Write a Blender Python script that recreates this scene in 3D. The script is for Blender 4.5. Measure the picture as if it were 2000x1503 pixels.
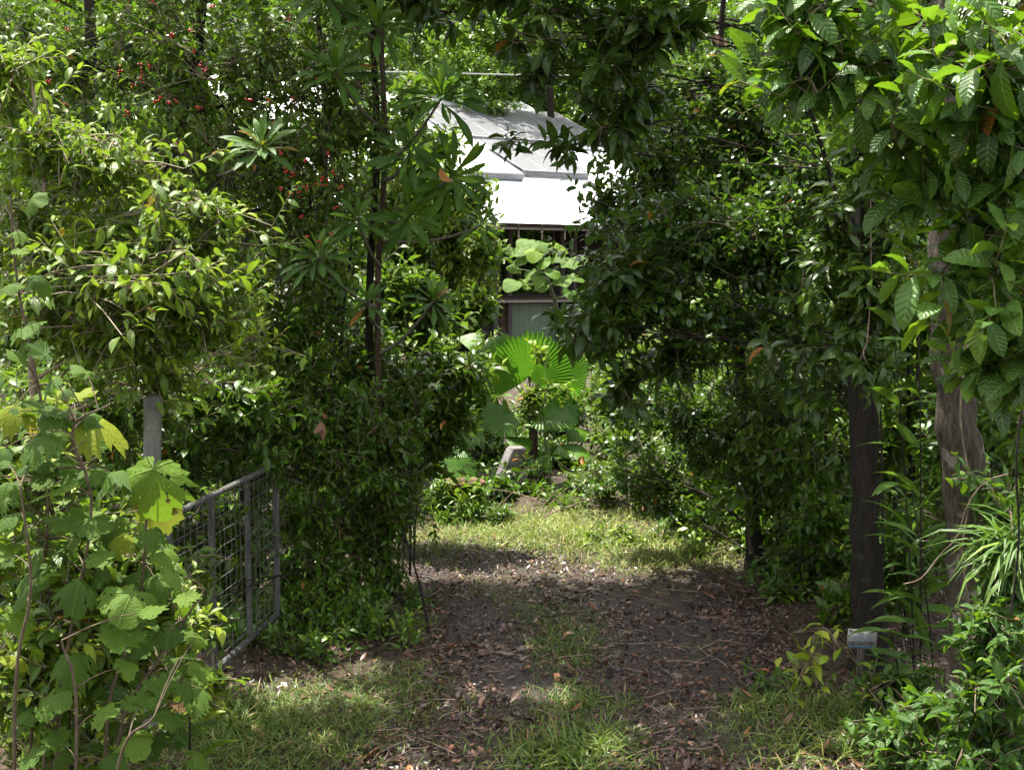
import bpy, math, random
import numpy as np
from mathutils import Vector, Matrix

# ------------------------------------------------------------------ camera, sky, sun, exposure
for o in list(bpy.data.objects):
    bpy.data.objects.remove(o)
SC = bpy.context.scene
C = SC.collection
CAM_H = 2.6
PITCH = math.atan(204.5 / 2400.0)
FPX = 2400.0
cam_d = bpy.data.cameras.new('camera')
cam_d.lens = 43.2; cam_d.sensor_width = 36.0; cam_d.clip_start = 0.1; cam_d.clip_end = 2000
cam = bpy.data.objects.new('camera', cam_d); C.objects.link(cam)
cam.location = (0, 0, CAM_H)
cam.rotation_euler = (math.pi / 2 - PITCH, 0, 0)
SC.camera = cam

SUN = Vector((-0.20, 0.17, 0.96)).normalized()
world = bpy.data.worlds.new('World'); SC.world = world; world.use_nodes = True
wn = world.node_tree.nodes; wl = world.node_tree.links
bg = wn['Background']; bg.inputs['Strength'].default_value = 0.15
sky = wn.new('ShaderNodeTexSky'); sky.sky_type = 'NISHITA'; sky.sun_disc = False
sky.sun_elevation = math.asin(SUN.z); sky.sun_rotation = math.atan2(SUN.x, SUN.y)
sky.air_density = 1.0; sky.dust_density = 5.0; sky.ozone_density = 0.6
tcw = wn.new('ShaderNodeTexCoord'); cl = wn.new('ShaderNodeTexNoise'); cl.inputs['Scale'].default_value = 3.0; cl.inputs['Detail'].default_value = 6
wl.new(tcw.outputs['Generated'], cl.inputs['Vector'])
cr_ = wn.new('ShaderNodeValToRGB'); cr_.color_ramp.elements[0].position = 0.40; cr_.color_ramp.elements[1].position = 0.60
wl.new(cl.outputs['Fac'], cr_.inputs[0])
cm = wn.new('ShaderNodeMixRGB'); cm.inputs['Color2'].default_value = (5.6, 5.6, 5.3, 1)
wl.new(cr_.outputs['Color'], cm.inputs['Fac']); wl.new(sky.outputs[0], cm.inputs['Color1'])
wl.new(cm.outputs[0], bg.inputs['Color'])
sun_d = bpy.data.lights.new('sun', 'SUN'); sun_d.energy = 5.0; sun_d.angle = math.radians(0.6)
sun_d.color = (1.0, 0.95, 0.86)
sun = bpy.data.objects.new('sun', sun_d); C.objects.link(sun)
sun.rotation_euler = SUN.to_track_quat('Z', 'Y').to_euler()
sun.location = (0, 0, 30)
SC.view_settings.view_transform = 'Standard'; SC.view_settings.look = 'None'
SC.view_settings.gamma = 1.0; SC.view_settings.exposure = 1.75
SC.view_settings.use_curve_mapping = False
SC.render.engine = 'CYCLES'
SC.cycles.use_denoising = True
SC.cycles.max_bounces = 8; SC.cycles.diffuse_bounces = 3; SC.cycles.glossy_bounces = 3
SC.cycles.transmission_bounces = 6; SC.cycles.transparent_max_bounces = 6
SC.cycles.caustics_reflective = False; SC.cycles.caustics_refractive = False

# ------------------------------------------------------------------ helpers: picture to place
RNG = np.random.default_rng(7)
_f = np.array([0, math.cos(PITCH), -math.sin(PITCH)])
_u = np.array([0, math.sin(PITCH), math.cos(PITCH)])
_r = np.array([1.0, 0, 0])
EYE = np.array([0, 0, CAM_H])

def ray(px, py):
    return _f + _r * ((px - 1000.0) / FPX) + _u * ((751.5 - py) / FPX)

def P(px, py, d):
    """the point d metres ahead (world Y) that the pixel looks at"""
    v = ray(px, py)
    return EYE + v * (d / v[1])

def G(px, py, z=0.0):
    v = ray(px, py)
    return EYE + v * ((z - CAM_H) / v[2])

def project(pts):
    q = pts - EYE
    dep = q @ _f
    return np.stack([1000 + FPX * (q @ _r) / dep, 751.5 - FPX * (q @ _u) / dep, dep], -1)

def height(x, y):
    x = np.asarray(x, float); y = np.asarray(y, float)
    return (0.025 * np.sin(1.3 * x + 0.7 * y + 1) + 0.02 * np.sin(2.7 * y - 1.9 * x) +
            0.012 * np.sin(5.1 * x + 3.3 * y + 2))

def norm(a):
    return a / np.maximum(np.linalg.norm(a, axis=-1, keepdims=True), 1e-9)

# ------------------------------------------------------------------ helpers: meshes
def np_mesh(name, verts, tris, lr=None, uv=None, smooth=True):
    me = bpy.data.meshes.new(name)
    verts = np.asarray(verts, np.float32); tris = np.asarray(tris, np.int32)
    nl = tris.size; k = tris.shape[1]
    me.vertices.add(len(verts)); me.vertices.foreach_set('co', verts.ravel())
    me.loops.add(nl); me.loops.foreach_set('vertex_index', tris.ravel())
    me.polygons.add(len(tris))
    me.polygons.foreach_set('loop_start', np.arange(0, nl, k, dtype=np.int32))
    me.polygons.foreach_set('loop_total', np.full(len(tris), k, np.int32))
    if smooth:
        me.polygons.foreach_set('use_smooth', np.ones(len(tris), bool))
    if lr is not None:
        a = me.attributes.new('lr', 'FLOAT', 'POINT'); a.data.foreach_set('value', np.asarray(lr, np.float32))
    if uv is not None:
        l = me.uv_layers.new(name='UVMap'); l.data.foreach_set('uv', np.asarray(uv, np.float32)[tris.ravel()].ravel())
    me.update(calc_edges=True)
    return me

def link(name, me, mat=None, parent=None, loc=(0, 0, 0), kind=None):
    o = bpy.data.objects.new(name, me)
    if mat is not None and me is not None and not me.materials:
        me.materials.append(mat)
    C.objects.link(o)
    o.location = loc
    if parent is not None:
        o.parent = parent
    if kind:
        o['kind'] = kind
    return o

def tag(o, label, cat, group=None):
    o['label'] = label; o['category'] = cat
    if group:
        o['group'] = group
    return o

def thing(name, label, cat, loc=(0, 0, 0), group=None):
    o = bpy.data.objects.new(name, None); o.empty_display_size = 0.2
    C.objects.link(o); o.location = loc
    return tag(o, label, cat, group)

def tubes(Pts, rad, sides):
    """Pts (N,k,3), rad (N,k): one open tube for each row"""
    Pts = np.asarray(Pts, float); rad = np.asarray(rad, float)
    N, k, _ = Pts.shape
    t = np.empty_like(Pts)
    t[:, 1:-1] = Pts[:, 2:] - Pts[:, :-2]; t[:, 0] = Pts[:, 1] - Pts[:, 0]; t[:, -1] = Pts[:, -1] - Pts[:, -2]
    t = norm(t)
    mean = norm(Pts[:, -1] - Pts[:, 0])
    ref = np.where(np.abs(mean[:, 2:3]) > 0.8, np.array([[1.0, 0.1, 0]]), np.array([[0, 0.05, 1.0]]))[:, None, :]
    u = norm(np.cross(t, ref)); v = np.cross(t, u)
    a = np.arange(sides) * 2 * math.pi / sides
    ring = u[:, :, None, :] * np.cos(a)[None, None, :, None] + v[:, :, None, :] * np.sin(a)[None, None, :, None]
    V = Pts[:, :, None, :] + ring * rad[:, :, None, None]
    idx = np.arange(N * k * sides).reshape(N, k, sides)
    i0 = idx[:, :-1, :]; i1 = idx[:, 1:, :]
    q = np.stack([i0, np.roll(i0, -1, 2), np.roll(i1, -1, 2), i1], -1).reshape(-1, 4)
    return V.reshape(-1, 3), q

def box_arrays(lo, hi):
    x0, y0, z0 = lo; x1, y1, z1 = hi
    v = [(x0, y0, z0), (x1, y0, z0), (x1, y1, z0), (x0, y1, z0), (x0, y0, z1), (x1, y0, z1), (x1, y1, z1), (x0, y1, z1)]
    f = [(0, 3, 2, 1), (4, 5, 6, 7), (0, 1, 5, 4), (1, 2, 6, 5), (2, 3, 7, 6), (3, 0, 4, 7)]
    return np.array(v, float), np.array(f)

def join(parts):
    V = []; F = []; n = 0
    for v, f in parts:
        V.append(np.asarray(v, float)); F.append(np.asarray(f) + n); n += len(v)
    return np.concatenate(V), np.concatenate(F)

def bezier(a, b, c, k):
    """a,b,c (N,3) -> (N,k,3)"""
    t = np.linspace(0, 1, k)[None, :, None]
    return a[:, None] * (1 - t) ** 2 + 2 * b[:, None] * t * (1 - t) + c[:, None] * t ** 2

def smooth_path(pts, k):
    """a polyline through pts resampled by Catmull-Rom to k points"""
    p = np.array(pts, float)
    p = np.concatenate([[2 * p[0] - p[1]], p, [2 * p[-1] - p[-2]]])
    n = len(p) - 3
    out = []
    for s in np.linspace(0, n - 1e-6, k):
        i = int(s); t = s - i
        a, b, c, d = p[i], p[i + 1], p[i + 2], p[i + 3]
        out.append(0.5 * (2 * b + (c - a) * t + (2 * a - 5 * b + 4 * c - d) * t * t + (3 * b - a - 3 * c + d) * t ** 3))
    return np.array(out)

# ------------------------------------------------------------------ materials
def new_mat(name):
    m = bpy.data.materials.new(name); m.use_nodes = True
    nt = m.node_tree
    return m, nt, nt.nodes['Principled BSDF'], nt.nodes['Material Output']

def ramp(nt, stops):
    r = nt.nodes.new('ShaderNodeValToRGB')
    e = r.color_ramp.elements
    while len(e) < len(stops):
        e.new(0.5)
    for i, (p, c) in enumerate(stops):
        e[i].position = p; e[i].color = (*c, 1)
    return r

def noise(nt, scale, detail=4, rough=0.55, coord='Object', vec=None):
    n = nt.nodes.new('ShaderNodeTexNoise'); n.inputs['Scale'].default_value = scale
    n.inputs['Detail'].default_value = detail; n.inputs['Roughness'].default_value = rough
    if vec is None:
        tc = nt.nodes.new('ShaderNodeTexCoord'); vec = tc.outputs[coord]
    nt.links.new(vec, n.inputs['Vector'])
    return n

def leaf_mat(name, dark, mid, light, tip=(0.20, 0.26, 0.03), old=(0.25, 0.10, 0.015), rough=0.38, trans=0.32, tcol=(0.16, 0.30, 0.02),
             vein=0.0, vfreq=9.0, spec=0.5, palm=False):
    m, nt, b, out = new_mat(name)
    L = nt.links
    dark, mid, light, tip, tcol = [(q_[0] * k_, q_[1] * k_ * 1.04, q_[2] * k_ * 0.6) for q_, k_ in ((dark, 0.74), (mid, 0.84), (light, 0.92), (tip, 0.92), (tcol, 0.95))]; spec *= 0.72
    at = nt.nodes.new('ShaderNodeAttribute'); at.attribute_name = 'lr'
    rp = ramp(nt, [(0.0, dark), (0.45, mid), (0.8, light), (0.93, tip), (0.975, tip), (0.99, old)])
    L.new(at.outputs['Fac'], rp.inputs[0])
    nz = noise(nt, 23.0, 3)
    hsv = nt.nodes.new('ShaderNodeHueSaturation')
    mr = nt.nodes.new('ShaderNodeMapRange'); mr.inputs['From Min'].default_value = 0.25; mr.inputs['From Max'].default_value = 0.75
    mr.inputs['To Min'].default_value = 0.72; mr.inputs['To Max'].default_value = 1.28
    L.new(nz.outputs['Fac'], mr.inputs['Value']); L.new(mr.outputs[0], hsv.inputs['Value'])
    L.new(rp.outputs['Color'], hsv.inputs['Color'])
    col = hsv.outputs['Color']
    if vein > 0:
        uv = nt.nodes.new('ShaderNodeUVMap'); uv.uv_map = 'UVMap'
        sp = nt.nodes.new('ShaderNodeSeparateXYZ'); L.new(uv.outputs[0], sp.inputs[0])
        ab = nt.nodes.new('ShaderNodeMath'); ab.operation = 'ABSOLUTE'; L.new(sp.outputs['X'], ab.inputs[0])
        mm = nt.nodes.new('ShaderNodeMath'); mm.operation = 'MULTIPLY_ADD'; mm.inputs[1].default_value = -0.16
        L.new(ab.outputs[0], mm.inputs[0]); L.new(sp.outputs['Y'], mm.inputs[2])
        fr = nt.nodes.new('ShaderNodeMath'); fr.operation = 'MULTIPLY'; fr.inputs[1].default_value = vfreq * 2 * math.pi
        L.new(mm.outputs[0], fr.inputs[0])
        sn = nt.nodes.new('ShaderNodeMath'); sn.operation = 'SINE'; L.new(fr.outputs[0], sn.inputs[0])
        mid_r = ramp(nt, [(0.0, (1, 1, 1)), (0.05, (0.6, 0.6, 0.6)), (0.1, (0, 0, 0))]); L.new(ab.outputs[0], mid_r.inputs[0])
        mx = nt.nodes.new('ShaderNodeMixRGB'); mx.inputs['Color2'].default_value = (*[min(1, c * 1.5 + 0.03) for c in light], 1)
        ms = nt.nodes.new('ShaderNodeMath'); ms.operation = 'MULTIPLY'; ms.inputs[1].default_value = 0.7
        L.new(mid_r.outputs['Color'], ms.inputs[0]); L.new(ms.outputs[0], mx.inputs['Fac']); L.new(col, mx.inputs['Color1'])
        col = mx.outputs['Color']
        bp = nt.nodes.new('ShaderNodeBump'); bp.inputs['Strength'].default_value = vein; bp.inputs['Distance'].default_value = 0.004
        L.new(sn.outputs[0], bp.inputs['Height']); L.new(bp.outputs[0], b.inputs['Normal'])
    L.new(col, b.inputs['Base Color'])
    b.inputs['Roughness'].default_value = rough
    b.inputs['Specular IOR Level'].default_value = spec
    tr = nt.nodes.new('ShaderNodeBsdfTranslucent')
    tm = nt.nodes.new('ShaderNodeMixRGB'); tm.blend_type = 'MULTIPLY'; tm.inputs['Fac'].default_value = 1.0
    sc = nt.nodes.new('ShaderNodeMixRGB'); sc.inputs['Fac'].default_value = 0.55; sc.inputs['Color2'].default_value = (*tcol, 1)
    L.new(col, sc.inputs['Color1']); L.new(sc.outputs[0], tr.inputs['Color'])
    mix = nt.nodes.new('ShaderNodeMixShader'); mix.inputs['Fac'].default_value = trans
    L.new(b.outputs[0], mix.inputs[1]); L.new(tr.outputs[0], mix.inputs[2]); L.new(mix.outputs[0], out.inputs['Surface'])
    if palm:
        uv = nt.nodes.new('ShaderNodeUVMap'); uv.uv_map = 'UVMap'
        sp = nt.nodes.new('ShaderNodeSeparateXYZ'); L.new(uv.outputs[0], sp.inputs[0])
        def mth(op, a, b_=None):
            n_ = nt.nodes.new('ShaderNodeMath'); n_.operation = op
            for i_, v_ in enumerate((a, b_)):
                if v_ is None: continue
                if isinstance(v_, (int, float)): n_.inputs[i_].default_value = v_
                else: L.new(v_, n_.inputs[i_])
            return n_.outputs[0]
        x2 = mth('MULTIPLY', sp.outputs['X'], 0.5)
        th = mth('ARCTAN2', x2, sp.outputs['Y']); rr_ = mth('SQRT', mth('ADD', mth('MULTIPLY', x2, x2), mth('MULTIPLY', sp.outputs['Y'], sp.outputs['Y'])))
        ln = mth('MULTIPLY', mth('ABSOLUTE', mth('SINE', mth('MULTIPLY', th, 2.6))), rr_)
        vr_ = ramp(nt, [(0.0, (1, 1, 1)), (0.025, (0.5, 0.5, 0.5)), (0.05, (0, 0, 0))]); L.new(ln, vr_.inputs[0])
        mxv = nt.nodes.new('ShaderNodeMixRGB'); mxv.inputs['Color2'].default_value = (*[min(1, c * 1.35 + 0.02) for c in light], 1)
        L.new(mth('MULTIPLY', vr_.outputs['Color'], 0.6), mxv.inputs['Fac']); L.new(col, mxv.inputs['Color1']); L.new(mxv.outputs[0], b.inputs['Base Color']); L.new(mxv.outputs[0], sc.inputs['Color1'])
        nb = noise(nt, 16.0, 3); bp = nt.nodes.new('ShaderNodeBump'); bp.inputs['Strength'].default_value = 0.5; bp.inputs['Distance'].default_value = 0.01
        L.new(mth('SUBTRACT', nb.outputs['Fac'], vr_.outputs['Color']), bp.inputs['Height']); L.new(bp.outputs[0], b.inputs['Normal'])
        nh = noise(nt, 5.5, 2)                      # insect holes
        hole = mth('MULTIPLY', mth('GREATER_THAN', nh.outputs['Fac'], 0.64), mth('GREATER_THAN', rr_, 0.12))
        tp_ = nt.nodes.new('ShaderNodeBsdfTransparent'); mh = nt.nodes.new('ShaderNodeMixShader')
        L.new(hole, mh.inputs['Fac']); L.new(mix.outputs[0], mh.inputs[1]); L.new(tp_.outputs[0], mh.inputs[2]); L.new(mh.outputs[0], out.inputs['Surface'])
    return m

def plain_mat(name, c1, c2, scale=8.0, rough=0.8, bump=0.3, metal=0.0, stretch=None, detail=6, spec=0.5):
    m, nt, b, out = new_mat(name)
    L = nt.links
    vec = None
    if stretch:
        tc = nt.nodes.new('ShaderNodeTexCoord'); mp = nt.nodes.new('ShaderNodeMapping')
        mp.inputs['Scale'].default_value = stretch; L.new(tc.outputs['Object'], mp.inputs['Vector']); vec = mp.outputs[0]
    n = noise(nt, scale, detail, 0.62, vec=vec)
    rp = ramp(nt, [(0.32, c1), (0.68, c2)]); L.new(n.outputs['Fac'], rp.inputs[0]); L.new(rp.outputs['Color'], b.inputs['Base Color'])
    b.inputs['Roughness'].default_value = rough; b.inputs['Metallic'].default_value = metal
    b.inputs['Specular IOR Level'].default_value = spec
    if bump:
        bp = nt.nodes.new('ShaderNodeBump'); bp.inputs['Strength'].default_value = bump; bp.inputs['Distance'].default_value = 0.02
        L.new(n.outputs['Fac'], bp.inputs['Height']); L.new(bp.outputs[0], b.inputs['Normal'])
    return m

M = {}
def bark_mat(name, c1, c2, lichen, amount, scale=14):
    m, nt, b, out = new_mat(name); L = nt.links
    tc = nt.nodes.new('ShaderNodeTexCoord'); mp = nt.nodes.new('ShaderNodeMapping'); mp.inputs['Scale'].default_value = (3, 3, 0.55); L.new(tc.outputs['Object'], mp.inputs['Vector'])
    n1 = noise(nt, scale, 8, 0.68, vec=mp.outputs[0]); r1 = ramp(nt, [(0.34, c1), (0.66, c2)]); L.new(n1.outputs['Fac'], r1.inputs[0])
    n2 = noise(nt, 7, 6, 0.7); r2 = ramp(nt, [(0.62 - amount, (0, 0, 0)), (0.70 - amount, (1, 1, 1))]); L.new(n2.outputs['Fac'], r2.inputs[0])
    n3 = noise(nt, 60, 3, 0.6); ml = nt.nodes.new('ShaderNodeMath'); ml.operation = 'MULTIPLY'; L.new(r2.outputs['Color'], ml.inputs[0]); L.new(n3.outputs['Fac'], ml.inputs[1])
    mx = nt.nodes.new('ShaderNodeMixRGB'); mx.inputs['Color2'].default_value = (*lichen, 1); L.new(ml.outputs[0], mx.inputs['Fac']); L.new(r1.outputs['Color'], mx.inputs['Color1']); L.new(mx.outputs[0], b.inputs['Base Color'])
    b.inputs['Roughness'].default_value = 0.9; b.inputs['Specular IOR Level'].default_value = 0.25
    bp = nt.nodes.new('ShaderNodeBump'); bp.inputs['Strength'].default_value = 1.0; bp.inputs['Distance'].default_value = 0.035; L.new(n1.outputs['Fac'], bp.inputs['Height']); L.new(bp.outputs[0], b.inputs['Normal'])
    return m
M['bark_dark'] = bark_mat('bark_dark', (0.007, 0.006, 0.004), (0.032, 0.025, 0.017), (0.07, 0.075, 0.05), 0.02)
M['bark_brown'] = bark_mat('bark_brown', (0.025, 0.017, 0.011), (0.12, 0.085, 0.055), (0.16, 0.15, 0.10), 0.03)
M['bark_flecked'] = bark_mat('bark_flecked', (0.018, 0.015, 0.010), (0.098, 0.080, 0.056), (0.34, 0.32, 0.26), 0.07, 20)
M['bark_grey'] = plain_mat('bark_grey', (0.05, 0.045, 0.035), (0.20, 0.18, 0.14), 20, 0.85, 0.6, stretch=(2, 2, 0.5))
M['twig'] = plain_mat('twig', (0.06, 0.045, 0.025), (0.19, 0.15, 0.09), 20, 0.8, 0.2)
M['twig_pale'] = plain_mat('twig_pale', (0.13, 0.10, 0.065), (0.30, 0.25, 0.17), 20, 0.8, 0.2)
M['cane'] = plain_mat('cane', (0.035, 0.022, 0.014), (0.10, 0.07, 0.035), 30, 0.8, 0.2)
M['green_stem'] = plain_mat('green_stem', (0.05, 0.08, 0.02), (0.12, 0.15, 0.04), 30, 0.6, 0.1)
M['galv'] = bark_mat('galvanised_steel', (0.055, 0.055, 0.05), (0.15, 0.15, 0.14), (0.10, 0.055, 0.03), 0.0, 9)
M['post'] = bark_mat('weathered_post', (0.075, 0.075, 0.062), (0.19, 0.19, 0.165), (0.26, 0.26, 0.15), 0.05, 6)
M['roof'] = plain_mat('zinc_roofing', (0.62, 0.63, 0.64), (0.74, 0.75, 0.76), 1.2, 0.45, 0.0)
M['wallgreen'] = plain_mat('green_sheet', (0.070, 0.110, 0.068), (0.10, 0.15, 0.095), 2.0, 0.5, 0.0)
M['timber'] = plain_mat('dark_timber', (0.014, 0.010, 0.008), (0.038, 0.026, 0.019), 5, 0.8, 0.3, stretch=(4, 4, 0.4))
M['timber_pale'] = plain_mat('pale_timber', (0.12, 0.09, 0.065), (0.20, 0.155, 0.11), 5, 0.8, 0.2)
M['concrete'] = plain_mat('old_concrete', (0.10, 0.092, 0.092), (0.21, 0.185, 0.185), 6, 0.9, 0.4)
M['rust'] = plain_mat('rusty_metal', (0.035, 0.016, 0.009), (0.13, 0.05, 0.02), 9, 0.8, 0.3)
M['frame'] = plain_mat('panel_frame', (0.34, 0.345, 0.35), (0.42, 0.425, 0.43), 4, 0.5, 0.0)
M['gutter'] = plain_mat('gutter_metal', (0.09, 0.095, 0.10), (0.14, 0.145, 0.15), 4, 0.5, 0.0)
M['cable'] = plain_mat('cable', (0.25, 0.25, 0.24), (0.35, 0.35, 0.34), 4, 0.6, 0.0)
M['berry'] = plain_mat('red_berry', (0.22, 0.004, 0.006), (0.38, 0.010, 0.010), 40, 0.25, 0.0)
M['moss'] = plain_mat('moss', (0.05, 0.07, 0.015), (0.12, 0.12, 0.03), 40, 0.95, 0.5)
M['dry'] = plain_mat('dry_stick', (0.12, 0.08, 0.06), (0.28, 0.20, 0.15), 30, 0.9, 0.2)
M['stone'] = plain_mat('stone', (0.10, 0.095, 0.085), (0.22, 0.20, 0.18), 9, 0.9, 0.6)

def solar_mat():
    m, nt, b, out = new_mat('solar_cells'); L = nt.links
    uv = nt.nodes.new('ShaderNodeUVMap'); uv.uv_map = 'UVMap'
    sp = nt.nodes.new('ShaderNodeSeparateXYZ'); L.new(uv.outputs[0], sp.inputs[0])
    acc = []
    for ax, k in (('X', 6), ('Y', 11)):
        a = nt.nodes.new('ShaderNodeMath'); a.operation = 'MULTIPLY'; a.inputs[1].default_value = k; L.new(sp.outputs[ax], a.inputs[0])
        f = nt.nodes.new('ShaderNodeMath'); f.operation = 'FRACT'; L.new(a.outputs[0], f.inputs[0])
        s = nt.nodes.new('ShaderNodeMath'); s.operation = 'SUBTRACT'; s.inputs[1].default_value = 0.5; L.new(f.outputs[0], s.inputs[0])
        q = nt.nodes.new('ShaderNodeMath'); q.operation = 'ABSOLUTE'; L.new(s.outputs[0], q.inputs[0]); acc.append(q)
    ad = nt.nodes.new('ShaderNodeMath'); ad.operation = 'ADD'; L.new(acc[0].outputs[0], ad.inputs[0]); L.new(acc[1].outputs[0], ad.inputs[1])
    g = nt.nodes.new('ShaderNodeMath'); g.operation = 'GREATER_THAN'; g.inputs[1].default_value = 0.66; L.new(ad.outputs[0], g.inputs[0])
    mx = nt.nodes.new('ShaderNodeMixRGB'); mx.inputs['Color1'].default_value = (0.075, 0.078, 0.085, 1); mx.inputs['Color2'].default_value = (0.30, 0.305, 0.31, 1)
    L.new(g.outputs[0], mx.inputs['Fac']); L.new(mx.outputs[0], b.inputs['Base Color'])
    b.inputs['Roughness'].default_value = 0.35; b.inputs['Specular IOR Level'].default_value = 0.4
    return m
M['solar'] = solar_mat()

def soil_mat(name, base, stones, wet):
    m, nt, b, out = new_mat(name); L = nt.links
    n1 = noise(nt, 2.2, 8, 0.65); n2 = noise(nt, 38.0, 4, 0.6); n3 = noise(nt, 9.0, 5, 0.6)
    r1 = ramp(nt, base); L.new(n3.outputs['Fac'], r1.inputs[0])
    r2 = ramp(nt, stones); L.new(n2.outputs['Fac'], r2.inputs[0])
    mx = nt.nodes.new('ShaderNodeMixRGB'); L.new(r1.outputs['Color'], mx.inputs['Color1']); L.new(r2.outputs['Color'], mx.inputs['Color2'])
    b.inputs['Specular IOR Level'].default_value = 0.3
    mx.inputs['Fac'].default_value = 0.5; L.new(mx.outputs[0], b.inputs['Base Color'])
    rr = nt.nodes.new('ShaderNodeMapRange'); rr.inputs['From Min'].default_value = 0.35; rr.inputs['From Max'].default_value = 0.65
    rr.inputs['To Min'].default_value = wet; rr.inputs['To Max'].default_value = 0.9
    L.new(n1.outputs['Fac'], rr.inputs['Value']); L.new(rr.outputs[0], b.inputs['Roughness'])
    bp = nt.nodes.new('ShaderNodeBump'); bp.inputs['Strength'].default_value = 0.9; bp.inputs['Distance'].default_value = 0.03
    L.new(n2.outputs['Fac'], bp.inputs['Height'])
    bp2 = nt.nodes.new('ShaderNodeBump'); bp2.inputs['Strength'].default_value = 0.8; bp2.inputs['Distance'].default_value = 0.06
    L.new(n3.outputs['Fac'], bp2.inputs['Height']); L.new(bp.outputs[0], bp2.inputs['Normal']); L.new(bp2.outputs[0], b.inputs['Normal'])
    return m
M['forest_floor'] = soil_mat('forest_floor', [(0.3, (0.018, 0.013, 0.008)), (0.7, (0.06, 0.042, 0.026))],
                             [(0.35, (0.02, 0.016, 0.01)), (0.7, (0.09, 0.06, 0.035))], 0.55)
M['drive'] = soil_mat('drive_dirt', [(0.3, (0.018, 0.012, 0.010)), (0.7, (0.056, 0.039, 0.031))],
                      [(0.35, (0.010, 0.008, 0.007)), (0.55, (0.046, 0.035, 0.030)), (0.75, (0.12, 0.088, 0.07))], 0.45)

def litter_mat():
    m, nt, b, out = new_mat('fallen_leaves'); L = nt.links
    at = nt.nodes.new('ShaderNodeAttribute'); at.attribute_name = 'lr'
    rp = ramp(nt, [(0.0, (0.022, 0.012, 0.008)), (0.4, (0.075, 0.032, 0.017)), (0.7, (0.15, 0.065, 0.03)), (0.9, (0.22, 0.13, 0.075)), (1.0, (0.30, 0.10, 0.03))])
    L.new(at.outputs['Fac'], rp.inputs[0]); L.new(rp.outputs['Color'], b.inputs['Base Color'])
    b.inputs['Roughness'].default_value = 0.42
    return m
M['litter'] = litter_mat()

D, Mi, Li = (0.018, 0.045, 0.008), (0.045, 0.095, 0.016), (0.085, 0.150, 0.026)
M['leaf_berry'] = leaf_mat('leaf_berry', (0.030, 0.066, 0.010), (0.068, 0.130, 0.020), (0.115, 0.185, 0.032), (0.15, 0.20, 0.035))
M['leaf_light'] = leaf_mat('leaf_light', (0.035, 0.075, 0.012), (0.085, 0.150, 0.022), (0.17, 0.245, 0.035), (0.26, 0.31, 0.04), trans=0.38, tcol=(0.24, 0.36, 0.03), vein=0.25)
M['leaf_grape'] = leaf_mat('leaf_grape', (0.032, 0.072, 0.016), (0.060, 0.115, 0.026), (0.100, 0.165, 0.034), (0.20, 0.22, 0.025), (0.13, 0.07, 0.03), rough=0.6, trans=0.40, tcol=(0.20, 0.34, 0.02), vein=0.0, spec=0.22, palm=True)
M['leaf_column'] = leaf_mat('leaf_column', (0.030, 0.068, 0.010), (0.062, 0.128, 0.018), (0.105, 0.185, 0.026), (0.17, 0.25, 0.03))
M['leaf_rosette'] = leaf_mat('leaf_rosette', (0.026, 0.066, 0.016), (0.048, 0.105, 0.026), (0.078, 0.150, 0.038), (0.16, 0.27, 0.03), (0.20, 0.085, 0.014), rough=0.5, vein=0.15, vfreq=16, spec=0.3)
M['leaf_glossy'] = leaf_mat('leaf_glossy', (0.026, 0.064, 0.014), (0.052, 0.110, 0.024), (0.088, 0.160, 0.034), (0.14, 0.23, 0.03), rough=0.24, trans=0.32, spec=0.7)
M['leaf_dark'] = leaf_mat('leaf_dark', (0.018, 0.042, 0.010), (0.040, 0.080, 0.016), (0.070, 0.12, 0.022), (0.10, 0.15, 0.025), rough=0.35, trans=0.22, vein=0.15)
M['leaf_ribbed'] = leaf_mat('leaf_ribbed', (0.026, 0.066, 0.014), (0.050, 0.115, 0.026), (0.085, 0.165, 0.042), (0.16, 0.25, 0.03), rough=0.40, trans=0.36, tcol=(0.22, 0.40, 0.01), vein=0.4, vfreq=9)
M['leaf_far'] = leaf_mat('leaf_far', (0.040, 0.080, 0.016), (0.085, 0.150, 0.026), (0.15, 0.23, 0.04), (0.22, 0.29, 0.05), trans=0.36)
M['leaf_mid'] = leaf_mat('leaf_mid', (0.030, 0.065, 0.012), (0.070, 0.125, 0.022), (0.13, 0.19, 0.035), (0.20, 0.25, 0.04), trans=0.36)
M['leaf_heart'] = leaf_mat('leaf_heart', (0.035, 0.080, 0.014), (0.060, 0.120, 0.022), (0.085, 0.155, 0.03), (0.12, 0.19, 0.03), rough=0.6, spec=0.25, trans=0.34, tcol=(0.28, 0.45, 0.04))
M['leaf_palm'] = leaf_mat('leaf_palm', (0.035, 0.095, 0.010), (0.055, 0.145, 0.014), (0.085, 0.190, 0.022), (0.14, 0.25, 0.03), rough=0.36, trans=0.44, tcol=(0.13, 0.33, 0.03))
M['leaf_ginger'] = leaf_mat('leaf_ginger', (0.035, 0.080, 0.022), (0.065, 0.130, 0.036), (0.11, 0.185, 0.052), (0.17, 0.25, 0.04), rough=0.45, vein=0.1)
M['grass'] = leaf_mat('grass_blade', (0.042, 0.088, 0.020), (0.080, 0.140, 0.036), (0.145, 0.205, 0.055), (0.26, 0.27, 0.12), (0.28, 0.19, 0.08), rough=0.5, trans=0.35, tcol=(0.20, 0.27, 0.05))

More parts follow.
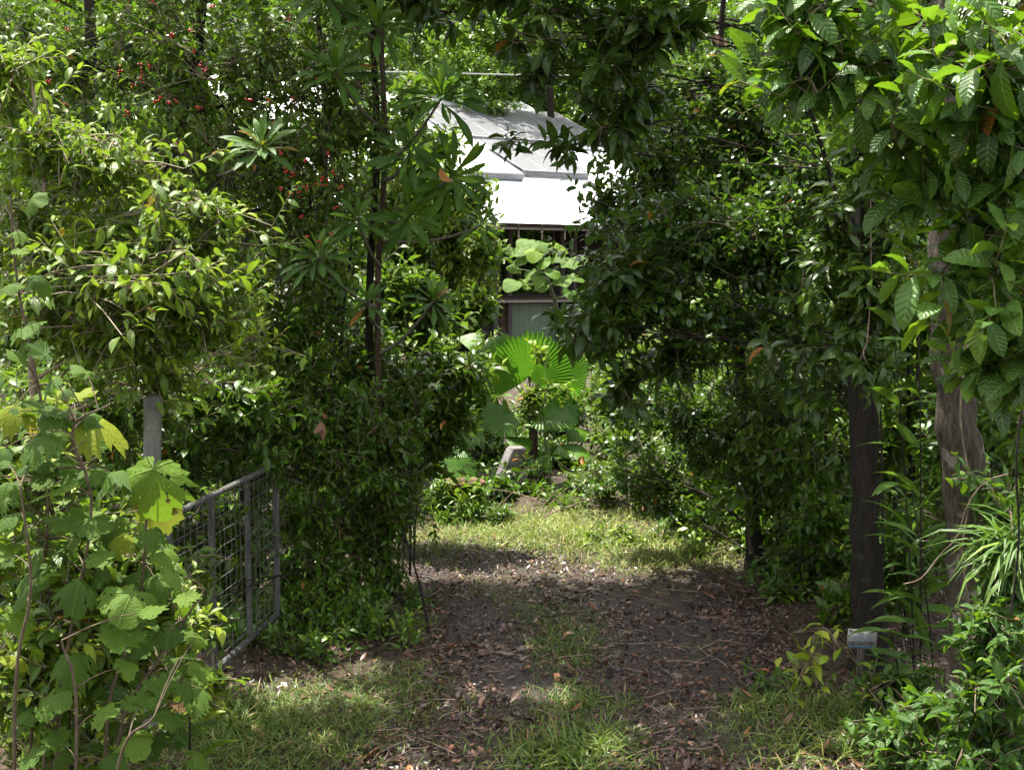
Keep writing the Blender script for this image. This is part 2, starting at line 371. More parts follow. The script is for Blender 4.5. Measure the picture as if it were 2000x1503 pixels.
# ------------------------------------------------------------------ leaf shapes (length 1 along +Y, face up +Z)
def strip_leaf(width, nseg, fold=0.25, droop=0.5, lift=0.15, tipf=0.42, power=0.8, teeth=0.0, petiole=0.0, ripple=0.0, seed=0):
    rg = np.random.default_rng(seed)
    V = []; UV = []; T = []
    th = lift; y = 0.0; z = 0.0
    ts = np.linspace(0, 1, nseg + 1)
    rows = []
    for i, t in enumerate(ts):
        if i:
            th = lift - droop * t
            y += math.cos(th) / nseg; z += math.sin(th) / nseg
        if i == 0 or i == nseg:
            rows.append([len(V)]); V.append((0, y, z)); UV.append((0, t))
        else:
            tt = max(0.0, (t - petiole) / (1 - petiole))
            w = width * (math.sin(math.pi * tt ** (math.log(0.5) / math.log(tipf)))) ** power if tt > 0 else 0.006
            w = max(w, 0.006)
            if teeth:
                w *= 1 + teeth * (1 if i % 2 else -1)
            rp = ripple * (1 if i % 2 else -1)
            tw = rg.normal(0, 0.05)
            rows.append([len(V), len(V) + 1, len(V) + 2])
            V += [(-w, y, z + fold * w + rp + tw * w), (0, y, z + rp * 0.2), (w, y, z + fold * w + rp - tw * w)]
            UV += [(-1, t), (0, t), (1, t)]
    for a, b in zip(rows[:-1], rows[1:]):
        if len(a) == 1:
            T += [(a[0], b[1], b[0]), (a[0], b[2], b[1])]
        elif len(b) == 1:
            T += [(a[0], a[1], b[0]), (a[1], a[2], b[0])]
        else:
            T += [(a[0], a[1], b[1]), (a[0], b[1], b[0]), (a[1], a[2], b[2]), (a[1], b[2], b[1])]
    return np.array(V, float), np.array(T), np.array(UV, float)

def palmate_leaf(lobes, depth, teeth, cup, seed):
    """grape-like or heart-like blade; petiole joins at the origin, blade spreads along +Y"""
    rg = np.random.default_rng(seed)
    n = 34
    V = [(0, 0.0, 0)]; UV = [(0, 0)]
    inner = []
    for ring in (0.5, 1.0):
        for i in range(n):
            a = (i + 0.5) / n * 2 * math.pi          # 0 = back sinus
            if lobes:
                base = 0.40 + 0.20 * (1 - math.cos(a)) / 2
                lob = abs(math.cos((a - math.pi) * lobes / 2.0 * 0.9))
                r = base * (1 - depth + depth * lob)
                r *= min(1.0, 0.45 + 0.75 * abs(math.sin(a / 2)) ** 0.7)
            else:
                r = 0.52 * (0.52 + 0.48 * abs(math.sin(a / 2))) * (1 + 0.30 * max(0, math.cos(a - math.pi)) ** 8)
            if ring == 1.0:
                r *= 1 + teeth * (1 if i % 2 else -1) + rg.normal(0, teeth * 0.8)
            r *= ring
            x = r * math.sin(a) * 1.05; y = 0.06 - r * math.cos(a)
            z = -cup * r * r * 2 + (0.06 * math.sin((2 + seed % 4) * a + seed) + rg.normal(0, 0.01)) * ring
            V.append((x, y, z)); UV.append((x * 2, y))
    T = []
    for i in range(n):
        j = (i + 1) % n
        if i != n - 1:
            T.append((0, 1 + j, 1 + i))
            T += [(1 + i, 1 + j, 1 + n + j), (1 + i, 1 + n + j, 1 + n + i)]
    return np.array(V, float), np.array(T), np.array(UV, float)

def variants(fn, k, **kw):
    out = []
    for i in range(k):
        q = {a: (v[0] + (v[1] - v[0]) * ((i * 0.618 + 0.3 * j) % 1.0) if isinstance(v, tuple) else v) for j, (a, v) in enumerate(kw.items())}
        out.append(fn(seed=i + 1, **q))
    return out

T_ELL3 = variants(strip_leaf, 5, width=(0.17, 0.23), nseg=3, fold=(0.15, 0.5), droop=(0.2, 1.2), lift=0.2)
T_ELL4 = variants(strip_leaf, 6, width=(0.17, 0.23), nseg=4, fold=(0.15, 0.5), droop=(0.3, 1.3), lift=0.25)
T_ELL6 = variants(strip_leaf, 6, width=(0.17, 0.22), nseg=6, fold=(0.15, 0.45), droop=(0.3, 1.2), lift=0.25, petiole=0.05)
T_OVAL = variants(strip_leaf, 6, width=(0.22, 0.28), nseg=4, fold=(0.1, 0.4), droop=(0.2, 1.0), lift=0.2, tipf=0.5)
T_FAR = variants(strip_leaf, 4, width=(0.24, 0.32), nseg=2, fold=(0.1, 0.5), droop=(0.2, 1.0), lift=0.2)
T_OBL = variants(strip_leaf, 6, width=(0.085, 0.108), nseg=8, fold=(0.2, 0.45), droop=(0.35, 0.9), lift=0.18, tipf=0.68, power=0.9, ripple=0.004)
T_RIB = variants(strip_leaf, 6, width=(0.185, 0.23), nseg=11, fold=(0.05, 0.4), droop=(0.4, 1.3), lift=0.25, tipf=0.52, power=0.75, teeth=0.025, petiole=0.04, ripple=0.012)
T_GING = variants(strip_leaf, 5, width=(0.075, 0.10), nseg=7, fold=(0.2, 0.5), droop=(0.3, 1.3), lift=0.3, power=0.8)
T_BLADE = variants(strip_leaf, 5, width=(0.022, 0.035), nseg=3, fold=(0.3, 0.6), droop=(0.6, 2.3), lift=0.25, tipf=0.35)
T_GRAPE = variants(palmate_leaf, 10, lobes=5, depth=(0.08, 0.28), teeth=(0.05, 0.11), cup=(-0.3, 0.9))
T_HEART = variants(palmate_leaf, 5, lobes=0, depth=0.0, teeth=0.01, cup=(0.0, 0.22))
T_LITTER = variants(strip_leaf, 6, width=(0.20, 0.30), nseg=2, fold=(-0.3, 0.9), droop=(-0.9, 1.4), lift=0.1)
T_FALLEN = variants(strip_leaf, 6, width=(0.16, 0.22), nseg=7, fold=(-0.5, 1.2), droop=(-1.0, 1.8), lift=0.1, ripple=0.01)

def batch(name, tpl, R, T, lr, mat, parent=None, loc=(0, 0, 0), kind='stuff', rg=RNG):
    """one mesh that holds all these leaves"""
    n = len(T)
    nv = len(tpl[0][0])
    idx = rg.integers(0, len(tpl), n)
    base = np.stack([t[0] for t in tpl])[idx]
    V = np.einsum('nij,nvj->nvi', R, base) + T[:, None, :] - np.array(loc)
    F = (tpl[0][1][None] + (np.arange(n) * nv)[:, None, None]).reshape(-1, 3)
    uv = np.stack([t[2] for t in tpl])[idx].reshape(-1, 2)
    me = np_mesh(name, V.reshape(-1, 3), F, np.repeat(lr, nv), uv)
    return link(name, me, mat, parent, kind=kind)

_single_cache = {}
def singles(name, key, tpl, R, T, lr, mat, parent, loc):
    """each of these leaves as an object of its own, sharing a few meshes"""
    levels = np.array([0.05, 0.2, 0.35, 0.5, 0.65, 0.8, 0.9, 0.96, 0.995])
    for i in range(len(T)):
        v = int(RNG.integers(0, len(tpl))); q = int(np.argmin(abs(levels - lr[i])))
        k = (key, mat.name, v, q)
        if k not in _single_cache:
            t = tpl[v]
            me = np_mesh(name, t[0], t[1], np.full(len(t[0]), levels[q]), t[2]); me.materials.append(mat)
            _single_cache[k] = me
        o = bpy.data.objects.new(name, _single_cache[k]); C.objects.link(o); o.parent = parent
        m = np.eye(4); m[:3, :3] = R[i]; m[:3, 3] = T[i] - np.array(loc)
        o.matrix_local = Matrix(m.tolist())

def frames(d, roll, scale, rg=RNG, up=(0, 0, 1.0)):
    n0 = np.array(up)[None] + rg.normal(0, roll, d.shape)
    n = norm(n0 - (n0 * d).sum(-1, keepdims=True) * d)
    x = np.cross(d, n)
    return np.stack([x, d, n], 2) * scale[:, None, None]

# ------------------------------------------------------------------ plants
def blob(px, py, d, rx, ry, rd, n):
    """a mass of twigs: centre at that pixel, d metres off; radii in pixels across and up, in metres in depth"""
    return (P(px, py, d), np.array([rx * d / FPX, rd, ry * d / FPX]), n)

SP = {
    'berry': dict(ctpl=T_ELL3, tpl=T_ELL4, key='ell4', mat='leaf_berry', L=0.095, m=9, tl=0.24, ang=1.05, grav=0.28, lr=(0.50, 0.2), tip=0.25, roll=0.5),
    'light': dict(ctpl=T_ELL4, tpl=T_ELL6, key='ell6', mat='leaf_light', L=0.135, m=9, tl=0.26, ang=1.0, grav=0.42, lr=(0.42, 0.17), tip=0.42, roll=0.35),
    'column': dict(ctpl=T_ELL3, tpl=T_ELL4, key='ell4', mat='leaf_column', L=0.10, m=9, tl=0.24, ang=1.0, grav=0.35, lr=(0.40, 0.2), tip=0.25, roll=0.45),
    'glossy': dict(tpl=T_OVAL, key='oval', mat='leaf_glossy', L=0.095, m=9, tl=0.20, ang=0.95, grav=0.2, lr=(0.40, 0.2), tip=0.2, roll=0.5),
    'dark': dict(tpl=T_ELL6, key='ell6', mat='leaf_dark', L=0.185, m=7, tl=0.12, ang=1.15, grav=0.45, lr=(0.38, 0.2), tip=0.15, roll=0.4),
    'ribbed': dict(tpl=T_RIB, key='rib', mat='leaf_ribbed', L=0.185, m=7, tl=0.20, ang=1.1, grav=0.45, lr=(0.45, 0.18), tip=0.2, roll=0.35),
    'mid': dict(tpl=T_ELL3, key='ell3', mat='leaf_mid', L=0.13, m=9, tl=0.28, ang=1.0, grav=0.3, lr=(0.45, 0.2), tip=0.3, roll=0.45),
    'under': dict(tpl=T_ELL3, key='ell3', mat='leaf_column', L=0.13, m=8, tl=0.26, ang=1.0, grav=0.35, lr=(0.40, 0.2), tip=0.2, roll=0.45),
    'far': dict(tpl=T_FAR, key='far', mat='leaf_far', L=0.34, m=9, tl=0.7, ang=1.0, grav=0.3, lr=(0.42, 0.22), tip=0.25, roll=0.5),
    'canopy': dict(tpl=T_FAR, key='far', mat='leaf_mid', L=0.24, m=9, tl=0.5, ang=1.0, grav=0.3, lr=(0.40, 0.2), tip=0.15, roll=0.5),
}

def pick_visible(T, R, cap, cell=10.0):
    """of these leaves the ones that would show largest: nearest per picture cell"""
    q = project(T)
    ln = np.linalg.norm(R[:, :, 1], axis=1) * FPX / np.maximum(q[:, 2], 0.1)
    ok = (q[:, 0] > -20) & (q[:, 0] < 2020) & (q[:, 1] > -20) & (q[:, 1] < 1523) & (q[:, 2] > 0.5)
    order = np.argsort(q[:, 2])
    seen = {}
    for i in order:
        if ok[i]:
            c = (int(q[i, 0] // cell), int(q[i, 1] // cell))
            if c not in seen:
                seen[c] = i
    ids = np.array(list(seen.values()), int)
    if len(ids) > cap:
        # keep an even spread over depth order, largest first
        ids = ids[np.argsort(-ln[ids] + RNG.normal(0, 1, len(ids)))][:cap]
    mask = np.zeros(len(T), bool); mask[ids] = True
    return mask

def plant(name, label, cat, trunk, r0, blobs, sp, group=None, n_single=0, bark='bark_dark', r1=None, sub=9, twig_mat='twig',
          seed=None, sides=9, trunk_k=14, wood_twigs=True, limb_r=None, **over):
    rg = np.random.default_rng(seed if seed is not None else abs(hash(label)) % 99991 if False else sum(map(ord, label)))
    s = dict(SP[sp]); s.update(over)
    trunk = np.array(trunk, float)
    base = trunk[0].copy()
    root = thing(name, label, cat, base, group)
    tp = smooth_path(trunk, trunk_k)
    jit = rg.normal(0, r0 * 0.07, tp.shape); jit[:2] = 0; jit[:, 2] = 0
    tp = tp + jit
    tt = np.linspace(0, 1, trunk_k)
    r1 = r0 * 0.3 if r1 is None else r1
    rad = r0 + (r1 - r0) * tt
    rad = rad * (1 + 0.55 * np.exp(-np.maximum(0, tp[:, 2] - base[2]) / 0.16))
    v, f = tubes(tp[None], rad[None], sides)
    if sides > 12:                                  # fluted, uneven bole
        ctr = np.repeat(tp, sides, 0); aa = np.tile(np.arange(sides) * 2 * math.pi / sides, len(tp))
        v = ctr + (v - ctr) * (1 + 0.07 * np.sin(3 * aa + 2.1 * ctr[:, 2]) + 0.05 * np.sin(5 * aa - 3.7 * ctr[:, 2]) + 0.05 * np.sin(4.3 * ctr[:, 2]) + rg.normal(0, 0.02, len(v)))[:, None]
    link('trunk', np_mesh('trunk', v - base, f), M[bark], root)
    limbs = []; lrad = []; subs = []; srad = []; tws = []; trd = []
    allT = []; allR = []; allr = []; tips_out = []
    for (c, rr, n) in blobs:
        c = np.array(c)
        # limb from the trunk to the middle of the mass
        cost = np.linalg.norm(tp - c, axis=1) + 1.2 * np.maximum(0, tp[:, 2] - (c[2] - 0.2))
        i = int(np.argmin(cost[1:]) + 1)
        a = tp[i]
        midp = (a + c) / 2 + np.array([0, 0, 0.12 * np.linalg.norm(c - a)]) + rg.normal(0, s.get('bend', 0.08) * np.linalg.norm(c - a), 3)
        lp = bezier(a[None], midp[None], c[None], 8)[0]
        limbs.append(lp); lr0 = min(max(rad[i] * 0.45, 0.006), limb_r or (0.02 + 0.03 * (s['L'] > 0.25))); lrad.append(np.linspace(lr0, max(lr0 * 0.4, 0.004), 8))
        # clumps inside the ellipsoid, then twig ends scattered round each clump
        k = max(2, n // sub)
        g = norm(rg.normal(size=(k, 3))); q = rg.random(k) ** (1 / 2.4)
        sc_ = c + g * rr * (q * rg.uniform(0.75, 1.18, k))[:, None]
        who = rg.integers(0, k, n)
        spr = (s.get('spr', 0.30) * rg.uniform(0.6, 1.4, k))[who][:, None]
        tips = sc_[who] + rg.normal(size=(n, 3)) * rr * spr + np.array([0, 0, 0.02])
        fl = height(tips[:, 0], tips[:, 1]) + 0.05
        tips[:, 2] = np.where(tips[:, 2] < fl, fl + np.abs(fl - tips[:, 2]) * 0.4, tips[:, 2])
        a2 = lp[rg.integers(3, 8, k)]
        m2 = (a2 + sc_) / 2 + np.array([0, 0, 1]) * 0.12 * np.linalg.norm(sc_ - a2, axis=1)[:, None]
        subs.append(bezier(a2, m2, sc_, 5)); srad.append(np.tile(np.linspace(max(lr0 * 0.32, 0.004), 0.0032, 5), (k, 1)))
        near = sc_[who]
        tdir = norm(0.35 * norm((tips - c) / rr) + 0.7 * norm(tips - near) + np.array([0, 0, 0.25]) + rg.normal(0, 0.3, (n, 3)))
        tw0 = tips - tdir * s['tl'] * 0.9
        if wood_twigs:
            tws.append(bezier(near, (near + tw0) / 2 + np.array([0, 0, 0.03]), tw0, 3)); trd.append(np.tile(np.linspace(0.0042, 0.003, 3), (n, 1)) * s.get('tw', 1))
            tws.append(bezier(tw0, tw0 + tdir * s['tl'] * 0.5, tips, 3)); trd.append(np.tile(np.linspace(0.003, 0.0018, 3), (n, 1)) * s.get('tw', 1))
        tips_out.append(tips)
        m = s['m']
        ref = norm(np.cross(tdir, np.array([0.3, 0.2, 1.0]))); ref2 = np.cross(tdir, ref)
        az0 = rg.random(n) * 6.28
        tw_l = (rg.normal(0, s['lr'][1] * 0.7, k))[who] + rg.normal(0, s['lr'][1] * 0.4, n); tw_s = rg.uniform(0.75, 1.2, n)
        for j in range(m):
            fj = j / max(1, m - 1)
            az = az0 + j * 2.4 + rg.normal(0, 0.25, n)
            ang = s['ang'] * (1.15 - 0.55 * fj) + rg.normal(0, 0.15, n)
            d = tdir * np.cos(ang)[:, None] + (ref * np.cos(az)[:, None] + ref2 * np.sin(az)[:, None]) * np.sin(ang)[:, None]
            d[:, 2] -= s['grav'] * (1 - 0.6 * fj) * (0.6 + 0.8 * rg.random(n))
            d = norm(d)
            pos = tips - tdir * (s['tl'] * (1 - fj) * (0.95 + 0.1 * rg.random(n)))[:, None]
            size = s['L'] * tw_s * (0.7 + 0.5 * rg.random(n)) * (1.0 - 0.38 * fj ** 3)
            lrv = s['lr'][0] + tw_l + rg.normal(0, s['lr'][1] * 0.55, n) + s['tip'] * max(0, fj - 0.55) * 2
            lrv = np.clip(lrv, 0.0, 0.95)
            lrv[rg.random(n) < s.get('old', 0.004)] = 1.0
            allT.append(pos); allR.append(frames(d, s['roll'], size, rg)); allr.append(lrv)
    T_ = np.concatenate(allT); R_ = np.concatenate(allR); r_ = np.concatenate(allr)
    W = [tubes(np.array(limbs), np.array(lrad), 6)]
    W += [tubes(np.concatenate(subs), np.concatenate(srad), 4)]
    v, f = join(W)
    link('limbwork', np_mesh('limbwork', v - base, f), M[bark], root, kind='stuff')
    if wood_twigs:
        v, f = tubes(np.concatenate(tws), np.concatenate(trd), 3)
        link('twigwork', np_mesh('twigwork', v - base, f), M[twig_mat], root, kind='stuff')
    mat = M[s['mat']]
    mask = pick_visible(T_, R_, n_single) if n_single else np.zeros(len(T_), bool)
    if mask.any():
        singles('leaf', s['key'], s['tpl'], R_[mask], T_[mask], r_[mask], mat, root, base)
    batch('crown', s.get('ctpl') or s['tpl'], R_[~mask], T_[~mask], r_[~mask], mat, root, base, rg=rg)
    return root, np.concatenate(tips_out), base

def up_from(px, py_ground, d, tops):
    """a trunk line: base on the ground under the pixel at depth d, then pixel points at the given depth"""
    b = P(px, py_ground, d); b[2] = float(height(b[0], b[1])) - 0.03
    return [b] + [P(x, y, dd) for x, y, dd in tops]

# ================================================================== SETTING: ground and drive
xs = np.concatenate([np.linspace(-400, -14, 14), np.arange(-13, 13.01, 0.25), np.linspace(14, 400, 14)])
ys = np.concatenate([np.linspace(-60, -1, 8), np.arange(0, 24.01, 0.25), np.linspace(25, 60, 20), np.linspace(80, 900, 10)])
X, Y = np.meshgrid(xs, ys)
Z = height(X, Y) * np.exp(-np.maximum(0, np.hypot(X, Y - 8) - 20) / 10)
idx = np.arange(X.size).reshape(X.shape)
q = np.stack([idx[:-1, :-1], idx[:-1, 1:], idx[1:, 1:], idx[1:, :-1]], -1).reshape(-1, 4)
link('ground', np_mesh('ground', np.stack([X, Y, Z], -1).reshape(-1, 3), q), M['forest_floor'], kind='structure')

drive_px = [(1900, 470, 1950), (1503, 640, 1760), (1400, 800, 1650), (1300, 838, 1575), (1200, 822, 1500), (1140, 790, 1450), (1100, 640, 1400), (1075, 480, 1250), (1050, 200, 900)]
rows = []
for py, xl, xr in drive_px:
    rows.append((G(xl, py), G(xr, py)))
tt = np.linspace(0, 1, 70)
La = smooth_path([r[0] for r in rows], 70); Ra = smooth_path([r[1] for r in rows], 70)
K = 21
dv = np.zeros((70, K, 3))
for j in range(K):
    f = j / (K - 1)
    p = La * (1 - f) + Ra * f
    wob = 0.12 * np.sin(p[:, 1] * 2.1 + j) if j in (0, K - 1) else 0
    p[:, 0] += wob
    rut = -0.02 * (math.exp(-((f - 0.27) / 0.1) ** 2) + math.exp(-((f - 0.75) / 0.1) ** 2))
    edge = -0.07 if j in (0, K - 1) else (0.006 if j in (1, K - 2) else 0.022 + rut * 0.8)
    p[:, 2] = height(p[:, 0], p[:, 1]) + edge
    dv[:, j] = p
idx = np.arange(70 * K).reshape(70, K)
q = np.stack([idx[:-1, :-1], idx[:-1, 1:], idx[1:, 1:], idx[1:, :-1]], -1).reshape(-1, 4)
link('driveway', np_mesh('driveway', dv.reshape(-1, 3), q), M['drive'], kind='structure')

# ------------------------------------------------------------------ house behind the trees
def build_house():
    az = math.radians(30); pit = math.radians(22)
    e = np.array([math.cos(az), math.sin(az), 0]); dn = np.array([math.sin(az), -math.cos(az), 0])
    sl = -dn * math.cos(pit) + np.array([0, 0, math.sin(pit)])      # up the slope
    nrm = np.cross(e, sl)
    E0 = P(1060, 437, 42.0)
    root = thing('house', 'high-set house with bright metal roof, solar panels and green corrugated wall beyond the palm', 'house', (E0[0], E0[1], 0))
    base = np.array([E0[0], E0[1], 0])
    def W(u, v, h=0.0):
        return E0 + e * u + sl * v + nrm * h
    def hit(px, py, h=0.0):
        r_ = ray(px, py); o = E0 + nrm * h
        t = ((o - EYE) @ nrm) / (r_ @ nrm); p = EYE + r_ * t - o
        return p @ e, p @ sl
    def put(name, v, f, mat, parent=None, smooth=False):
        o = link(name, np_mesh(name, np.asarray(v) - base, f, smooth=smooth), M[mat], parent or root)
        return o
    def sheet(u0, u1, v0, v1, h, amp=0.012, pitch=0.076):
        n = int((u1 - u0) / pitch * 4)
        us = np.linspace(u0, u1, n); hh = amp * np.sin(us / pitch * 2 * math.pi)
        a = np.array([W(u, v0, h + q_) for u, q_ in zip(us, hh)]); b = np.array([W(u, v1, h + q_) for u, q_ in zip(us, hh)])
        V = np.concatenate([a, b]); i = np.arange(n - 1)
        return V, np.stack([i, i + 1, n + i + 1, n + i], 1)
    def prism(pts, off):
        p = np.array(pts, float); n = len(p)
        V = np.concatenate([p, p + np.array(off)])
        F = [(0, 1, 2, 3), (7, 6, 5, 4)] + [(i, (i + 1) % 4, 4 + (i + 1) % 4, 4 + i) for i in range(4)]
        return V, np.array(F)
    def slab(u0, u1, v0, v1, h0, h1):
        return prism([W(u0, v0, h1), W(u1, v0, h1), W(u1, v1, h1), W(u0, v1, h1)], nrm * (h0 - h1))
    vr = hit(1060, 203)[1]
    v, f = sheet(-8, 9, 0, vr, 0.0); put('roof', v, f, 'roof', smooth=True)
    roofb = slab(-8, 9, 0.1, vr, -0.16, -0.03); put('ceiling_board', *roofb, 'timber')
    # far side of the roof falls away behind the ridge
    def Wb(u, s_):
        return W(u, vr) - dn * (math.cos(pit) * s_) - np.array([0, 0, math.sin(pit) * s_])
    V = np.array([Wb(-8, 0), Wb(9, 0), Wb(9, 6), Wb(-8, 6)]); put('back_roof', V, np.array([(0, 1, 2, 3)]), 'roof')
    # raised roof piece on the left with its own edge
    u1, v1 = hit(1021, 338, 0.3)
    v, f = sheet(u1 - 6.5, u1, v1, v1 + 5.2, 0.3); up = put('raised_roof', v, f, 'roof', smooth=True)
    put('gutter', *slab(u1 - 6.5, u1 + 0.04, v1 - 0.10, v1 + 0.02, 0.05, 0.28), 'gutter', up)
    put('side_flashing', *slab(u1 - 0.02, u1 + 0.05, v1, v1 + 5.2, 0.0, 0.28), 'gutter', up)
    # solar panels: two arrays
    def array(ul, vb, cols, rows_, pw, ph, h, back):
        for r_ in range(rows_):
            for c_ in range(cols):
                a = ul + c_ * (pw + 0.03); b = vb + r_ * (ph + 0.03)
                p4 = [W(a, b, h), W(a + pw, b, h), W(a + pw, b + ph, h + back), W(a, b + ph, h + back)]
                o = put('solar_panel', *prism(p4, -nrm * 0.045), 'frame')
                m_ = 0.035
                c4 = np.array([W(a + m_, b + m_, h + 0.004), W(a + pw - m_, b + m_, h + 0.004), W(a + pw - m_, b + ph - m_, h + back + 0.004), W(a + m_, b + ph - m_, h + back + 0.004)])
                me = np_mesh('cell_sheet', c4 - base, np.array([(0, 1, 2, 3)]), uv=np.array([(0, 0), (1, 0), (1, 1), (0, 1)]), smooth=False)
                link('cell_sheet', me, M['solar'], o)
        return
    ul, vb = hit(925, 264, 0.16)
    ur, vt = hit(960, 211, 0.16)
    array(ul - 1.0, vb, 8, 2, 0.98, max(1.2, (vt - vb) / 2 - 0.03), 0.16, 0.02)
    put('panel_rail', *slab(ul - 1.0, ul + 7.2, vb + 0.02, vb + 0.10, 0.02, 0.10), 'gutter')
    ul, vb = hit(1024, 331, 0.30)
    _, vt = hit(940, 272, 0.30)
    array(ul, vb, 3, 2, 0.98, max(1.0, (vt - vb) / 2 - 0.03), 0.30, 0.02)
    put('panel_rail', *slab(ul, ul + 3.0, vb + 0.02, vb + 0.10, 0.02, 0.24), 'gutter')
    # below the eave
    ez = E0[2]
    def V3(u, w, z):            # along the eave, inward from the eave, height
        return np.array([E0[0], E0[1], 0]) + e * u - dn * w + np.array([0, 0, z])
    def bx(u0, u1, w0, w1, z0, z1):
        p = [V3(u0, w0, z0), V3(u1, w0, z0), V3(u1, w1, z0), V3(u0, w1, z0)]
        return prism(p, (0, 0, z1 - z0))
    zf = float(P(1060, 577, 42.5)[2])          # verandah floor
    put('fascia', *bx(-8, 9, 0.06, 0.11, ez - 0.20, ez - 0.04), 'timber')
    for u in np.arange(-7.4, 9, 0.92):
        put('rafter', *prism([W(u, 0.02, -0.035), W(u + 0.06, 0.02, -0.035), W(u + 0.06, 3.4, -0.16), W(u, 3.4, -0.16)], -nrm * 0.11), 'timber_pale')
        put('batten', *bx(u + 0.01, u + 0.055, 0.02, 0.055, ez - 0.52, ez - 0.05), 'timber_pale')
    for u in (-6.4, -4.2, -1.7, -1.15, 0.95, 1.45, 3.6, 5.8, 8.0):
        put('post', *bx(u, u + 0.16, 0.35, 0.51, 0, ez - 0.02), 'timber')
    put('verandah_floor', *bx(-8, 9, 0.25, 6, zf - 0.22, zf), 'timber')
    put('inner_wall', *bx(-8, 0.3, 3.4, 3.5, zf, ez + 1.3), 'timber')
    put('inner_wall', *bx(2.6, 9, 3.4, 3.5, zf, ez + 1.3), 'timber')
    # corrugated lower wall
    uw0 = -0.95; n = int(9.5 / 0.076 * 4)
    us = np.linspace(uw0, uw0 + 9.5, n); ww = 0.6 + 0.011 * np.sin(us / 0.076 * 2 * math.pi)
    a = np.array([V3(u, w, 0) for u, w in zip(us, ww)]); b = a + np.array([0, 0, zf - 0.25]); i = np.arange(n - 1)
    put('corrugated_wall', np.concatenate([a, b]), np.stack([i, i + 1, n + i + 1, n + i], 1), 'wallgreen', smooth=True)
    put('lower_wall', *bx(-8, uw0 - 0.35, 2.5, 2.6, 0, zf - 0.25), 'timber')
    put('corner_post', *bx(uw0 - 0.5, uw0 - 0.06, 0.45, 0.8, 0, zf - 0.25), 'bark_brown')
build_house()

# overhead cable to the house
cp = smooth_path([P(700, 140, 30), P(840, 142, 36), P(1000, 146, 42), P(1110, 147, 47)], 24)
v, f = tubes(cp[None], np.full((1, 24), 0.02), 6)
tag(link('power_cable', np_mesh('power_cable', v, f), M['cable']), 'thin grey overhead cable strung above the metal roof', 'cable')

# ------------------------------------------------------------------ gate, post and sign
def bar(a, b, r, sides=10, k=2):
    t_ = np.linspace(0, 1, k)[:, None]
    return tubes((np.array(a)[None] * (1 - t_) + np.array(b)[None] * t_)[None], np.full((1, k), r), sides)

gn = P(327, 1010, 7.02); gf = P(538, 907, 9.07)
zt = gn[2]; gf[2] = zt; zb = 0.10
gdir = norm(gf - gn); glen = np.linalg.norm(gf - gn)
gate = thing('farm_gate', 'open galvanised steel gate with welded wire mesh beside the driveway', 'gate', (gn[0], gn[1], 0))
gb = np.array([gn[0], gn[1], 0])
def gp(s, z, off=0.0):
    return gb + gdir * s + np.array([0, 0, z]) + np.array([gdir[1], -gdir[0], 0]) * off
def gput(name, va, fa, mat='galv'):
    return link(name, np_mesh(name, va - gb, fa), M[mat], gate)
corner = [gp(0, zt - 0.14), gp(0.012, zt - 0.06), gp(0.05, zt - 0.012), gp(0.13, zt), gp(glen * 0.5, zt), gp(glen - 0.02, zt)]
gput('top_rail', *tubes(np.array(corner)[None], np.full((1, 6), 0.021), 12))
corner = [gp(0, zb + 0.14), gp(0.012, zb + 0.06), gp(0.05, zb + 0.012), gp(0.13, zb), gp(glen * 0.5, zb), gp(glen - 0.02, zb)]
gput('bottom_rail', *tubes(np.array(corner)[None], np.full((1, 6), 0.021), 12))
for s in (0.0, 0.03 + glen / 3, 0.03 + 2 * glen / 3, glen):
    if s == 0.0:
        gput('upright', *bar(gp(0, zb + 0.14), gp(0, zt - 0.14), 0.021))
    elif s == glen:
        gput('upright', *bar(gp(s, zb - 0.02), gp(s, zt + 0.02), 0.021))
    else:
        gput('upright', *bar(gp(s, zb + 0.02), gp(s, zt - 0.018), 0.019))
for s in np.arange(0.09, glen - 0.03, 0.10):
    wp = np.array([gp(s + RNG.normal(0, 0.006) * (0 < t_ < 1), zb + (zt - zb) * t_, 0.024 + RNG.normal(0, 0.004) * (0 < t_ < 1)) for t_ in np.linspace(0, 1, 7)])
    gput('wire', *tubes(wp[None], np.full((1, 7), 0.0028), 5))
for z in np.arange(zb + 0.09, zt - 0.03, 0.10):
    gput('wire', *bar(gp(0, z, 0.029), gp(glen, z, 0.029), 0.003, 5))
for z in (0.35, 0.95):
    gput('hinge', *bar(gp(-0.10, z), gp(0.0, z), 0.012))

pb = P(297, 1300, 6.93); pt = P(299, 778, 6.93)
post = thing('gate_post', 'round weathered grey steel gate post with flat cap', 'post', (pb[0], pb[1], 0))
pts = [np.array([pb[0], pb[1], -0.1]), np.array([pb[0], pb[1], 0.8]), pt + np.array([0, 0, -0.02])]
v, f = tubes(smooth_path(pts, 5)[None], np.full((1, 5), 0.050), 20); link('shaft', np_mesh('shaft', v - np.array([pb[0], pb[1], 0]), f), M['post'], post)
prof = [(0.0551, -0.045), (0.0555, 0.0), (0.052, 0.008), (0.03, 0.018), (0.001, 0.024)]
ang = np.arange(20) * 2 * math.pi / 20
V = np.array([[r * math.cos(a), r * math.sin(a), z] for r, z in prof for a in ang]) + pt - np.array([pb[0], pb[1], 0])
i_ = np.arange(100).reshape(5, 20); F = np.stack([i_[:-1], np.roll(i_[:-1], -1, 1), np.roll(i_[1:], -1, 1), i_[1:]], -1).reshape(-1, 4)
link('cap', np_mesh('cap', V, F), M['post'], post)

